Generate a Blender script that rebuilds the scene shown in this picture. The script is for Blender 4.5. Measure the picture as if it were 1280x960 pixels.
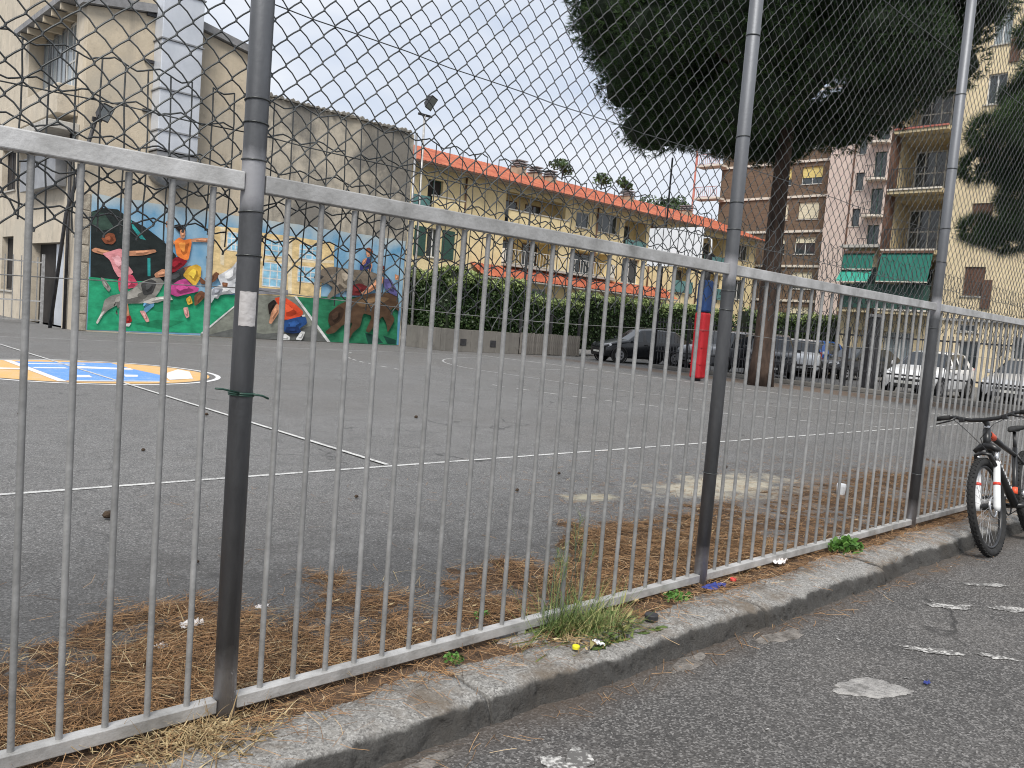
import bpy, bmesh, math, random
import numpy as np
from mathutils import Vector, Matrix, noise

# ------------------------------------------------------------------ scene, camera, sky, sun
for o in list(bpy.data.objects): bpy.data.objects.remove(o)
SC = bpy.context.scene
COL = SC.collection
random.seed(7); RNG = np.random.default_rng(7)
rad = math.radians

CAM_H = 1.35                       # eye height above the court; X runs along the railing, Y into the court
cam_d = bpy.data.cameras.new('camera'); cam = bpy.data.objects.new('camera', cam_d); COL.objects.link(cam)
cam_d.sensor_width = 36; cam_d.lens = 29.50; cam_d.clip_start = 0.05; cam_d.clip_end = 3000
_yaw, _pit, _rol = rad(43.44), rad(-4.30), rad(4.553)
_f = Vector((math.sin(_yaw)*math.cos(_pit), math.cos(_yaw)*math.cos(_pit), math.sin(_pit)))
_r0 = Vector((math.cos(_yaw), -math.sin(_yaw), 0)); _u0 = _r0.cross(_f)
_r = math.cos(_rol)*_r0 + math.sin(_rol)*_u0; _u = -math.sin(_rol)*_r0 + math.cos(_rol)*_u0
cam.matrix_world = Matrix(((_r.x,_u.x,-_f.x,0),(_r.y,_u.y,-_f.y,0),(_r.z,_u.z,-_f.z,CAM_H),(0,0,0,1)))
SC.camera = cam
SC.render.resolution_x = 1024; SC.render.resolution_y = 768
SC.render.engine = 'CYCLES'; SC.cycles.filter_width = 1.05
SC.view_settings.view_transform = 'Standard'; SC.view_settings.look = 'None'
SC.view_settings.exposure = 1.42; SC.view_settings.gamma = 1.0
SC.view_settings.use_curve_mapping = False

SUN_EL, SUN_AZ = rad(52), rad(-128)        # azimuth measured from +Y towards +X
W = bpy.data.worlds.new('World'); SC.world = W; W.use_nodes = True
nt = W.node_tree; nt.nodes.clear()
wo = nt.nodes.new('ShaderNodeOutputWorld'); bg = nt.nodes.new('ShaderNodeBackground')
sky = nt.nodes.new('ShaderNodeTexSky'); sky.sky_type = 'NISHITA'; sky.sun_disc = False
sky.sun_elevation = SUN_EL; sky.sun_rotation = SUN_AZ; sky.air_density = 1.0; sky.dust_density = 2.0
tc = nt.nodes.new('ShaderNodeTexCoord'); mp = nt.nodes.new('ShaderNodeMapping'); mp.inputs['Scale'].default_value = (1.0,1.0,2.6)
nz = nt.nodes.new('ShaderNodeTexNoise'); nz.inputs['Scale'].default_value = 2.6; nz.inputs['Detail'].default_value = 6; nz.inputs['Roughness'].default_value = .52
cr = nt.nodes.new('ShaderNodeValToRGB')
cr.color_ramp.elements[0].position = .32; cr.color_ramp.elements[0].color = (2.45,2.72,3.2,1)
cr.color_ramp.elements[1].position = .66; cr.color_ramp.elements[1].color = (3.85,3.93,4.08,1)
cl = nt.nodes.new('ShaderNodeValToRGB'); cl.color_ramp.elements[0].position = .30; cl.color_ramp.elements[0].color = (.93,.93,.93,1)
cl.color_ramp.elements[1].position = .5; cl.color_ramp.elements[1].color = (1,1,1,1)
mx = nt.nodes.new('ShaderNodeMixRGB')
bg.inputs['Strength'].default_value = 0.1
L = nt.links
L.new(tc.outputs['Generated'], mp.inputs['Vector']); L.new(mp.outputs['Vector'], nz.inputs['Vector'])
L.new(nz.outputs['Fac'], cr.inputs['Fac']); L.new(nz.outputs['Fac'], cl.inputs['Fac'])
L.new(cl.outputs['Color'], mx.inputs['Fac']); L.new(sky.outputs['Color'], mx.inputs['Color1']); L.new(cr.outputs['Color'], mx.inputs['Color2'])
L.new(mx.outputs['Color'], bg.inputs['Color']); L.new(bg.outputs['Background'], wo.inputs['Surface'])

sun_d = bpy.data.lights.new('sun', 'SUN'); sun_d.energy = 1.5; sun_d.angle = rad(22); sun_d.color = (1,.96,.9)
sun = bpy.data.objects.new('sun', sun_d); COL.objects.link(sun)
_sd = Vector((math.sin(SUN_AZ)*math.cos(SUN_EL), math.cos(SUN_AZ)*math.cos(SUN_EL), math.sin(SUN_EL)))
sun.rotation_euler = _sd.to_track_quat('Z','Y').to_euler()

# ------------------------------------------------------------------ materials
MATS = {}
def mat(name, c1, c2=None, scale=6.0, rough=.8, bump=0.0, bscale=None, metal=0.0, spec=.4, detail=5, c3=None, p=(.35,.65), stretch=None, coords='Object', rnd=0.0):
    """plain two/three-colour noise material with optional fine relief"""
    if name in MATS: return MATS[name]
    m = bpy.data.materials.new(name); m.use_nodes = True; t = m.node_tree; N = t.nodes; K = t.links
    b = N['Principled BSDF']; b.inputs['Roughness'].default_value = rough; b.inputs['Metallic'].default_value = metal
    b.inputs['Specular IOR Level'].default_value = spec
    tcn = N.new('ShaderNodeTexCoord'); src = tcn.outputs[coords]
    if stretch:
        mpn = N.new('ShaderNodeMapping'); mpn.inputs['Scale'].default_value = stretch; K.new(src, mpn.inputs['Vector']); src = mpn.outputs['Vector']
    n = N.new('ShaderNodeTexNoise'); n.inputs['Scale'].default_value = scale; n.inputs['Detail'].default_value = detail; n.inputs['Roughness'].default_value = .6
    K.new(src, n.inputs['Vector'])
    r = N.new('ShaderNodeValToRGB'); e = r.color_ramp.elements
    e[0].position, e[1].position = p; e[0].color = (*c1,1); e[1].color = (*(c2 or [min(1,c*1.15) for c in c1]),1)
    if c3:
        q = e.new((p[0]+p[1])/2); q.color = (*c3,1)
    K.new(n.outputs['Fac'], r.inputs['Fac']); out = r.outputs['Color']
    if rnd:
        oi = N.new('ShaderNodeObjectInfo'); hs = N.new('ShaderNodeHueSaturation'); mr = N.new('ShaderNodeMapRange')
        mr.inputs['To Min'].default_value = 1-rnd; mr.inputs['To Max'].default_value = 1+rnd
        K.new(oi.outputs['Random'], mr.inputs['Value']); K.new(mr.outputs['Result'], hs.inputs['Value']); K.new(out, hs.inputs['Color']); out = hs.outputs['Color']
    K.new(out, b.inputs['Base Color'])
    if bump:
        n2 = N.new('ShaderNodeTexNoise'); n2.inputs['Scale'].default_value = bscale or scale*6; n2.inputs['Detail'].default_value = 6
        K.new(src, n2.inputs['Vector'])
        bp = N.new('ShaderNodeBump'); bp.inputs['Strength'].default_value = bump; bp.inputs['Distance'].default_value = .02
        K.new(n2.outputs['Fac'], bp.inputs['Height']); K.new(bp.outputs['Normal'], b.inputs['Normal'])
    MATS[name] = m; return m

def leafmat(name, cols, rough=.55, trans=.0, spec=.35, attr=True):
    """foliage: colour picked per leaf from a vertex-colour random value"""
    if name in MATS: return MATS[name]
    m = bpy.data.materials.new(name); m.use_nodes = True; t = m.node_tree; N = t.nodes; K = t.links
    b = N['Principled BSDF']; b.inputs['Roughness'].default_value = rough; b.inputs['Specular IOR Level'].default_value = spec
    a = N.new('ShaderNodeAttribute'); a.attribute_name = 'rnd'
    r = N.new('ShaderNodeValToRGB'); e = r.color_ramp.elements
    e[0].position = 0; e[0].color = (*cols[0],1); e[1].position = 1; e[1].color = (*cols[-1],1)
    for i,c in enumerate(cols[1:-1]):
        q = e.new((i+1)/(len(cols)-1)); q.color = (*c,1)
    K.new(a.outputs['Fac'], r.inputs['Fac']); K.new(r.outputs['Color'], b.inputs['Base Color'])
    MATS[name] = m; return m

def asphalt(name, base, speck, patch, dirt=False, sand=False):
    m = bpy.data.materials.new(name); m.use_nodes = True; t = m.node_tree; N = t.nodes; K = t.links
    b = N['Principled BSDF']; b.inputs['Roughness'].default_value = .78; b.inputs['Specular IOR Level'].default_value = .45
    g = N.new('ShaderNodeNewGeometry'); P = g.outputs['Position']
    def noise_(s, d=4, ro=.6, w=None):
        n = N.new('ShaderNodeTexNoise'); n.inputs['Scale'].default_value = s; n.inputs['Detail'].default_value = d; n.inputs['Roughness'].default_value = ro
        K.new(P, n.inputs['Vector']); return n.outputs['Fac']
    def ramp(f, a, c, ca=(0,0,0), cb=(1,1,1)):
        r = N.new('ShaderNodeValToRGB'); e = r.color_ramp.elements; e[0].position = a; e[1].position = c
        e[0].color = (*ca,1); e[1].color = (*cb,1); K.new(f, r.inputs['Fac']); return r.outputs['Color']
    def mix(f, a, c):
        x = N.new('ShaderNodeMixRGB')
        if hasattr(f,'links'): K.new(f, x.inputs['Fac'])
        else: x.inputs['Fac'].default_value = f
        for s, v in (('Color1',a),('Color2',c)):
            if hasattr(v,'links'): K.new(v, x.inputs[s])
            else: x.inputs[s].default_value = (*v,1)
        return x.outputs['Color']
    col = mix(ramp(noise_(.55,5), .35,.7), base, patch); col = mix(ramp(noise_(1.3,7,.7), .5,.72,(0,0,0),(.8,.8,.8)), col, [c*.62 for c in base]); col = mix(ramp(noise_(.23,4,.6), .46,.6,(0,0,0),(.55,.55,.55)), col, [base[0]*.86,base[1]*.80,base[2]*.74]); col = mix(ramp(noise_(6.5,6,.75), .54,.7,(0,0,0),(.6,.6,.6)), col, [c*1.35 for c in base])
    col = mix(ramp(noise_(4.0,6,.7), .45,.75), col, [c*.72 for c in base])
    v = N.new('ShaderNodeTexVoronoi'); v.inputs['Scale'].default_value = 135; K.new(P, v.inputs['Vector'])
    sep = N.new('ShaderNodeSeparateColor'); K.new(v.outputs['Color'], sep.inputs['Color'])
    col = mix(ramp(sep.outputs['Red'], .6,1.02,(0,0,0),(.72,.72,.72)), mix(ramp(sep.outputs['Green'], .3,1.0,(0,0,0),(.85,.85,.85)), col, [c*.42 for c in base]), speck)
    v2 = N.new('ShaderNodeTexVoronoi'); v2.inputs['Scale'].default_value = 31; K.new(P, v2.inputs['Vector'])
    s2 = N.new('ShaderNodeSeparateColor'); K.new(v2.outputs['Color'], s2.inputs['Color'])
    dd = N.new('ShaderNodeMath'); dd.operation = 'MULTIPLY'
    K.new(ramp(s2.outputs['Blue'], .955,.975), dd.inputs[0]); K.new(ramp(v2.outputs['Distance'], .07,.15,(1,1,1),(0,0,0)), dd.inputs[1])
    col = mix(dd.outputs[0], col, [min(.8,c*1.5) for c in speck])
    # long hairline cracks
    wv = N.new('ShaderNodeTexVoronoi'); wv.feature = 'DISTANCE_TO_EDGE'; wv.inputs['Scale'].default_value = .38
    dn = N.new('ShaderNodeTexNoise'); dn.inputs['Scale'].default_value = 1.6; dn.inputs['Detail'].default_value = 5; K.new(P, dn.inputs['Vector'])
    vm = N.new('ShaderNodeMixRGB'); vm.blend_type = 'ADD'; vm.inputs['Fac'].default_value = .9; K.new(P, vm.inputs['Color1']); K.new(dn.outputs['Color'], vm.inputs['Color2'])
    K.new(vm.outputs['Color'], wv.inputs['Vector'])
    crk = N.new('ShaderNodeMath'); crk.operation = 'MULTIPLY'
    K.new(ramp(wv.outputs['Distance'], .0015,.006,(1,1,1),(0,0,0)), crk.inputs[0]); K.new(ramp(noise_(.7,2), .48,.6), crk.inputs[1])
    col = mix(crk.outputs[0], col, [c*.4 for c in base])
    if sand:     # spilt pale sand / pollen drift beside the railing
        def ell(cx, cy, rx, ry, ns=1.1, amt=.85):
            mp_ = N.new('ShaderNodeMapping'); mp_.vector_type = 'POINT'
            mp_.inputs['Location'].default_value = (-cx/rx, -cy/ry, 0); mp_.inputs['Scale'].default_value = (1/rx, 1/ry, 0)
            K.new(P, mp_.inputs['Vector']); ln = N.new('ShaderNodeVectorMath'); ln.operation = 'LENGTH'; K.new(mp_.outputs['Vector'], ln.inputs[0])
            ad = N.new('ShaderNodeMath'); ad.operation = 'MULTIPLY_ADD'; ad.inputs[1].default_value = ns; K.new(noise_(3.2,6,.65), ad.inputs[0]); K.new(ln.outputs['Value'], ad.inputs[2])
            return ramp(ad.outputs[0], .75,1.65,(amt,amt,amt),(0,0,0))
        col = mix(ell(1.5,3.0,5.5,3.2,.9,.42), col, (.05,.047,.044)); col = mix(ell(7.6,3.5,4.6,1.75,1.2,.7), col, (.165,.13,.10)); col = mix(ell(6.7,4.15,2.5,1.1,1.1), col, (.46,.42,.33)); col = mix(ell(5.05,4.3,.55,.38), col, (.38,.35,.26))
        col = mix(ell(24,9,2.2,26,.7), col, (.12,.082,.055))
    if dirt:     # soil washed off the kerb
        sp_ = N.new('ShaderNodeSeparateXYZ'); K.new(P, sp_.inputs['Vector']); q_ = N.new('ShaderNodeMath'); q_.operation = 'MULTIPLY_ADD'; q_.inputs[1].default_value = .38; K.new(noise_(2.4,6,.65), q_.inputs[0]); K.new(sp_.outputs['Y'], q_.inputs[2])
        mr_ = N.new('ShaderNodeMapRange'); mr_.inputs['From Min'].default_value = 2.10; mr_.inputs['From Max'].default_value = 2.30; mr_.inputs['To Max'].default_value = .75; K.new(q_.outputs[0], mr_.inputs['Value']); col = mix(mr_.outputs['Result'], col, (.075,.058,.045))
    K.new(col, b.inputs['Base Color'])
    bp = N.new('ShaderNodeBump'); bp.inputs['Strength'].default_value = .55; bp.inputs['Distance'].default_value = .006
    ad = N.new('ShaderNodeMath'); ad.operation = 'MULTIPLY_ADD'; ad.inputs[1].default_value = 2.2; K.new(noise_(22,8,.75), ad.inputs[0]); K.new(v.outputs['Distance'], ad.inputs[2])
    K.new(ad.outputs[0], bp.inputs['Height']); K.new(bp.outputs['Normal'], b.inputs['Normal'])
    MATS[name] = m; return m

def paint(name, col, under, wear=.5, scale=9, fine=70):
    """worn paint on asphalt: paint colour chipped through to the asphalt colour"""
    m = bpy.data.materials.new(name); m.use_nodes = True; t = m.node_tree; N = t.nodes; K = t.links
    b = N['Principled BSDF']; b.inputs['Roughness'].default_value = .75
    g = N.new('ShaderNodeNewGeometry')
    n1 = N.new('ShaderNodeTexNoise'); n1.inputs['Scale'].default_value = scale; n1.inputs['Detail'].default_value = 6; n1.inputs['Roughness'].default_value = .7
    n2 = N.new('ShaderNodeTexNoise'); n2.inputs['Scale'].default_value = fine; n2.inputs['Detail'].default_value = 3
    a = N.new('ShaderNodeMath'); a.operation = 'ADD'
    for n in (n1,n2): K.new(g.outputs['Position'], n.inputs['Vector'])
    K.new(n1.outputs['Fac'], a.inputs[0]); K.new(n2.outputs['Fac'], a.inputs[1])
    r = N.new('ShaderNodeValToRGB'); e = r.color_ramp.elements; e[0].position = wear-.06; e[1].position = wear+.06
    h = N.new('ShaderNodeMath'); h.operation = 'MULTIPLY'; h.inputs[1].default_value = .5; K.new(a.outputs[0], h.inputs[0])
    e[0].color = (*under,1); e[1].color = (*col,1); K.new(h.outputs[0], r.inputs['Fac']); K.new(r.outputs['Color'], b.inputs['Base Color'])
    MATS[name] = m; return m

def glass(name, col=(.03,.04,.05), rough=.08):
    m = bpy.data.materials.new(name); m.use_nodes = True; b = m.node_tree.nodes['Principled BSDF']
    b.inputs['Base Color'].default_value = (*col,1); b.inputs['Roughness'].default_value = rough; b.inputs['Specular IOR Level'].default_value = .7
    MATS[name] = m; return m

# ------------------------------------------------------------------ object helpers
def tag(o, label=None, cat=None, group=None, kind=None):
    if label: o['label'] = label
    if cat: o['category'] = cat
    if group: o['group'] = group
    if kind: o['kind'] = kind
    return o
def empty(name, loc=(0,0,0), label=None, cat=None, group=None, rz=0.0):
    o = bpy.data.objects.new(name, None); COL.objects.link(o); o.location = loc; o.rotation_euler = (0,0,rz); o.empty_display_size = .2
    return tag(o, label, cat, group)
def top_of(o):
    while o.parent: o = o.parent
    return o
class MB:
    """collects faces of ONE part; build() links it as one mesh object"""
    def __init__(s): s.v = []; s.f = []; s.mi = []; s.cur = 0
    def add(s, vs, fs):
        k = len(s.v); s.v += [tuple(p) for p in vs]; s.f += [tuple(i+k for i in f) for f in fs]; s.mi += [s.cur]*len(fs); return s
    def box(s, a, b):
        x0,y0,z0 = a; x1,y1,z1 = b
        if x0>x1: x0,x1=x1,x0
        if y0>y1: y0,y1=y1,y0
        if z0>z1: z0,z1=z1,z0
        return s.add([(x0,y0,z0),(x1,y0,z0),(x1,y1,z0),(x0,y1,z0),(x0,y0,z1),(x1,y0,z1),(x1,y1,z1),(x0,y1,z1)],
              [(0,3,2,1),(4,5,6,7),(0,1,5,4),(1,2,6,5),(2,3,7,6),(3,0,4,7)])
    def tube(s, pts, r, n=8, cap=True):
        pts = [Vector(p) for p in pts]; rs = r if isinstance(r,(list,tuple)) else [r]*len(pts); rings = []
        ref = None
        for i,p in enumerate(pts):
            d = (pts[min(i+1,len(pts)-1)]-pts[max(i-1,0)]).normalized()
            if ref is None: ref = d.orthogonal().normalized()
            a = (ref - d*ref.dot(d)); a = a.normalized() if a.length>1e-6 else d.orthogonal().normalized(); ref = a; bb = d.cross(a)
            rings.append([p + rs[i]*(math.cos(2*math.pi*k/n)*a + math.sin(2*math.pi*k/n)*bb) for k in range(n)])
        vs = [q for rg in rings for q in rg]; fs = []
        for i in range(len(pts)-1):
            for k in range(n):
                fs.append((i*n+k, i*n+(k+1)%n, (i+1)*n+(k+1)%n, (i+1)*n+k))
        if cap: fs += [tuple(reversed(range(n))), tuple((len(pts)-1)*n+k for k in range(n))]
        return s.add(vs, fs)
    def torus(s, c, ax, R, r, n=24, m=8, a0=0, a1=2*math.pi):
        c = Vector(c); ax = Vector(ax).normalized(); u = ax.orthogonal().normalized(); w = ax.cross(u); full = abs(a1-a0-2*math.pi)<1e-6
        vs=[]; fs=[]; nn = n if full else n+1
        for i in range(nn):
            t = a0+(a1-a0)*i/n; d = math.cos(t)*u+math.sin(t)*w
            for k in range(m):
                q = 2*math.pi*k/m; vs.append(c + d*(R+r*math.cos(q)) + ax*r*math.sin(q))
        for i in range(n):
            for k in range(m):
                j=(i+1)%nn; fs.append((i*m+k, j*m+k, j*m+(k+1)%m, i*m+(k+1)%m))
        return s.add(vs, fs)
    def prism(s, poly, ax, a, b):
        """polygon in the two other axes, extruded along axis ax from a to b"""
        def P(q,h): 
            l = list(q); l.insert(ax,h); return tuple(l)
        n = len(poly); vs = [P(q,a) for q in poly]+[P(q,b) for q in poly]
        return s.add(vs, [tuple(range(n)), tuple(reversed(range(n,2*n)))]+[(i,i+n,(i+1)%n+n,(i+1)%n) for i in range(n)])
    def build(s, name, m, parent=None, smooth=False, label=None, cat=None, group=None, kind=None, world=True, bevel=0, fixn=True):
        me = bpy.data.meshes.new(name)
        off = Vector((0,0,0))
        if parent is not None and world:
            o = parent
            while o is not None: off += o.location; o = o.parent
        vs = [tuple(Vector(p)-off) for p in s.v]
        me.from_pydata(vs, [], s.f)
        ms = m if isinstance(m,(list,tuple)) else [m]
        for q in ms: me.materials.append(q)
        if len(ms)>1: me.polygons.foreach_set('material_index', s.mi)
        me.update()
        if fixn:
            b = bmesh.new(); b.from_mesh(me); bmesh.ops.recalc_face_normals(b, faces=b.faces); b.to_mesh(me); b.free()
        if smooth: me.polygons.foreach_set('use_smooth', [True]*len(me.polygons))
        ob = bpy.data.objects.new(name, me); COL.objects.link(ob); ob.parent = parent
        if bevel:
            md = ob.modifiers.new('bevel','BEVEL'); md.width = bevel; md.segments = 2; md.limit_method = 'ANGLE'
        return tag(ob, label, cat, group, kind)
def raw_mesh(name, verts, faces, m, parent=None, rnd=None, label=None, cat=None, group=None, kind=None, smooth=False):
    """numpy arrays -> mesh; rnd = value per vertex for leaf colours"""
    me = bpy.data.meshes.new(name); off = Vector((0,0,0)); o = parent
    while o is not None: off += o.location; o = o.parent
    verts = np.asarray(verts, np.float32) - np.array(off, np.float32)
    faces = np.asarray(faces, np.int32); k = faces.shape[1]
    me.vertices.add(len(verts)); me.vertices.foreach_set('co', verts.ravel())
    me.loops.add(faces.size); me.loops.foreach_set('vertex_index', faces.ravel())
    me.polygons.add(len(faces)); me.polygons.foreach_set('loop_start', np.arange(0, faces.size, k, dtype=np.int32))
    me.update(calc_edges=True)
    if rnd is not None:
        at = me.attributes.new('rnd','FLOAT','POINT'); at.data.foreach_set('value', np.asarray(rnd,np.float32))
    if smooth: me.polygons.foreach_set('use_smooth', [True]*len(me.polygons))
    me.materials.append(m); ob = bpy.data.objects.new(name, me); COL.objects.link(ob); ob.parent = parent
    return tag(ob, label, cat, group, kind)
def copy_part(ob, parent, loc=None):
    c = ob.copy(); COL.objects.link(c); c.parent = parent
    if loc is not None: c.location = loc
    return c
def unit(n):
    v = RNG.normal(size=(n,3)); return v/np.linalg.norm(v,axis=1,keepdims=True)
def leaf_quads(C, size, aspect=.5, up=0.0, jitter=.5):
    """one rhombic leaf per centre, random orientation"""
    n = len(C); d = unit(n); d[:,2] += up; d /= np.linalg.norm(d,axis=1,keepdims=True); e = unit(n); e -= d*(e*d).sum(1,keepdims=True); e /= np.linalg.norm(e,axis=1,keepdims=True)
    s = size*(1+jitter*(RNG.random((n,1))-.5)*2)
    V = np.stack([C-d*s*.5, C+e*s*aspect*.5, C+d*s*.5, C-e*s*aspect*.5],1).reshape(-1,3)
    F = np.arange(4*n).reshape(n,4); return V, F
def needle_tufts(C, D, n, length, width, spread):
    """n needles fanning out of each centre C about direction D; each a thin triangle"""
    m = len(C); C2 = np.repeat(C,n,0); d = np.repeat(D,n,0) + spread*RNG.normal(size=(m*n,3)); d /= np.linalg.norm(d,axis=1,keepdims=True)
    e = unit(m*n); e -= d*(e*d).sum(1,keepdims=True); e /= np.linalg.norm(e,axis=1,keepdims=True)
    l = length*(.65+.6*RNG.random((m*n,1)))
    V = np.stack([C2-e*width*.5, C2+e*width*.5, C2+d*l],1).reshape(-1,3); F = np.arange(3*m*n).reshape(-1,3); return V, F
# ------------------------------------------------------------------ ground
A_COURT = asphalt('court asphalt', (.130,.129,.128), (.31,.305,.30), (.168,.167,.166), sand=True)
A_ROAD = asphalt('road asphalt', (.076,.073,.071), (.28,.27,.26), (.125,.117,.110), dirt=True)
def sheet(name, x0, y0, x1, y1, z, m):
    return MB().add([(x0,y0,z),(x1,y0,z),(x1,y1,z),(x0,y1,z)], [(0,1,2,3)]).build(name, m, kind='structure')
sheet('road', -400, -400, 500, 2.3, -.10, A_ROAD)
sheet('court_ground', -400, 2.66, 500, 600, 0.0, A_COURT)

# ---- kerb of cast concrete lengths, worn and broken
M_KERB = bpy.data.materials.new('kerb concrete'); M_KERB.use_nodes = True
def _kerb():
    t = M_KERB.node_tree; N = t.nodes; K = t.links; b = N['Principled BSDF']; b.inputs['Roughness'].default_value = .92
    g = N.new('ShaderNodeNewGeometry')
    def nz_(s,d=6,r=.65):
        n = N.new('ShaderNodeTexNoise'); n.inputs['Scale'].default_value = s; n.inputs['Detail'].default_value = d; n.inputs['Roughness'].default_value = r; K.new(g.outputs['Position'], n.inputs['Vector']); return n.outputs['Fac']
    def rp(f,a,c,ca,cb):
        r = N.new('ShaderNodeValToRGB'); e = r.color_ramp.elements; e[0].position=a; e[1].position=c; e[0].color=(*ca,1); e[1].color=(*cb,1); K.new(f,r.inputs['Fac']); return r.outputs['Color']
    def mix(f,a,c):
        x = N.new('ShaderNodeMixRGB'); K.new(f,x.inputs['Fac'])
        for s_,v in (('Color1',a),('Color2',c)):
            if hasattr(v,'links'): K.new(v,x.inputs[s_])
            else: x.inputs[s_].default_value=(*v,1)
        return x.outputs['Color']
    col = rp(nz_(70,4), .3,.72,(.10,.096,.09),(.42,.41,.39))
    col = mix(rp(nz_(7,6), .42,.62,(0,0,0),(.7,.7,.7)), col, (.27,.262,.245))
    v = N.new('ShaderNodeTexVoronoi'); v.inputs['Scale'].default_value = 150; K.new(g.outputs['Position'], v.inputs['Vector'])
    sp = N.new('ShaderNodeSeparateColor'); K.new(v.outputs['Color'], sp.inputs['Color'])
    col = mix(rp(sp.outputs['Red'], .72,.95,(0,0,0),(.6,.6,.6)), col, (.46,.45,.43))
    col = mix(rp(sp.outputs['Green'], .72,.95,(0,0,0),(.6,.6,.6)), col, (.09,.085,.08))
    col = mix(rp(nz_(3.1,7,.7), .48,.64,(0,0,0),(.8,.8,.8)), col, (.135,.105,.075))     # soil and needle dust lying on it
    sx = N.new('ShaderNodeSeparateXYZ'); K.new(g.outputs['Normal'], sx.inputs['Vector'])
    col = mix(rp(sx.outputs['Z'], .5,.93,(.9,.9,.9),(0,0,0)), col, (.038,.036,.033))     # steep faces mixed towards near-black
    K.new(col, b.inputs['Base Color'])
    bp = N.new('ShaderNodeBump'); bp.inputs['Strength'].default_value = .9; bp.inputs['Distance'].default_value = .012; K.new(nz_(90,5), bp.inputs['Height']); K.new(bp.outputs['Normal'], b.inputs['Normal'])
_kerb()
def smooth(a,b,x):
    t = min(1,max(0,(x-a)/(b-a))); return t*t*(3-2*t)
kerb = empty('kerb', (4,2.2,0)); kerb['kind'] = 'structure'
PROF = [(2.405,-.06),(2.395,-.012),(2.38,.006),(2.36,.014),(2.33,.018),(2.29,.020),(2.25,.020),(2.21,.019),(2.18,.018),(2.155,.016),(2.135,.012),(2.118,.006),(2.106,-.006),(2.10,-.026),(2.096,-.05),(2.092,-.066),(2.088,-.082),(2.082,-.096),(2.07,-.125)]
JOINT = [-5.5,-3.5,-1.6,.35,2.02,3.885,5.30,7.02,8.9,10.9,13,15.2]
for j in range(len(JOINT)-1):
    x0, x1 = JOINT[j]+.006, JOINT[j+1]-.006; st = .011 if x0<5.2 else .03
    n = int((x1-x0)/st); mb = MB(); vs=[]; fs=[]; m = len(PROF)
    tz, ty = random.uniform(-.012,.014), random.uniform(-.012,.02)
    for i in range(n+1):
        x = x0+(x1-x0)*i/n
        e = min(i,n-i)*st
        for k,(y,z) in enumerate(PROF):
            big = noise.noise(Vector((x*1.6,3.1,y))); md_ = noise.fractal(Vector((x*9,y*9+4,z*9)),1,2,4); fi = noise.fractal(Vector((x*38,y*38,z*38+9)),1,2,3)
            front = smooth(2.2,2.09,y); back = smooth(2.33,2.395,y)
            yy = y + ty*front + front*(.028*big+.016*md_+.006*fi) + back*(.075*noise.noise(Vector((x*2.3,7.7,0)))+.012*md_) + fi*.005
            zz = z + tz + .008*md_*(1 if z>-.09 else .2) + .0065*fi - front*max(0,noise.noise(Vector((x*3.3,1.1,0)))-.18)*.07*smooth(-.09,.0,z) - (.012 if e<.012 else 0)
            vs.append((x,yy,zz))
    for i in range(n):
        for k in range(m-1): fs.append((i*m+k,(i+1)*m+k,(i+1)*m+k+1,i*m+k+1))
    fs += [tuple(range(m)), tuple(n*m+k for k in reversed(range(m)))]
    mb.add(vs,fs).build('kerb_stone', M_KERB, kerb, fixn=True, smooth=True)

# ---- pine-needle litter: how thick it lies at (x,y)
LE = [(-6,3.3),(-3,3.4),(.3,3.42),(.7,3.42),(1.03,3.5),(1.5,3.55),(2.2,3.48),(2.45,3.12),(3.0,3.2),(3.4,3.42),(4.6,3.7),(5.4,3.75),(6.2,3.7),(7.5,3.7),(8.5,3.85),(10,3.9),(14,3.8)]
def litter(x, y):
    if y < 2.30: return 0
    for (a,ya),(b,yb) in zip(LE,LE[1:]):
        if a<=x<=b: ye = ya+(yb-ya)*(x-a)/(b-a); break
    else: return 0
    n1 = noise.fractal(Vector((x*2.1,y*2.1,.3)),1,2,4); n2 = noise.fractal(Vector((x*7,y*7,2.3)),1,2,3)
    d = smooth(-.16,.5,(ye+.08-y)+.3*n1+.1*n2) * (.75+.55*n1+.35*n2)
    d *= 1-.75*math.exp(-((x-2.6)**2/.13+(y-3.0)**2/.06))         # trodden bare patch
    if x > 4.2: d = d*(1-.42*smooth(4.2,5.6,x)) + .35*n2*smooth(4.2,5.6,x)*(d>.05)
    return max(0,min(1,d))
M_SOIL = mat('litter soil', (.045,.031,.021), (.19,.115,.066), 26, .95, .8, 120, c3=(.11,.069,.043), p=(.3,.7))
def soil_z(x, y):
    l = litter(x,y); return -.008+.019*min(1,l*1.3)+.010*noise.fractal(Vector((x*11,y*11,5)),1,2,3)*min(1,l*2) + (.004 if y<2.72 else 0) - .022*(1-smooth(2.56,2.70,y))
vs=[]; fs=[]; nx, ny = 560, 84
for i in range(nx+1):
    x = -5+i*(21/nx)
    for k in range(ny+1):
        y = 2.31+k*(1.8/ny); vs.append((x,y,soil_z(x,y)))
for i in range(nx):
    for k in range(ny): fs.append((i*(ny+1)+k,(i+1)*(ny+1)+k,(i+1)*(ny+1)+k+1,i*(ny+1)+k+1))
raw_mesh('soil', vs, fs, M_SOIL, kind='structure', smooth=True)

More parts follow.
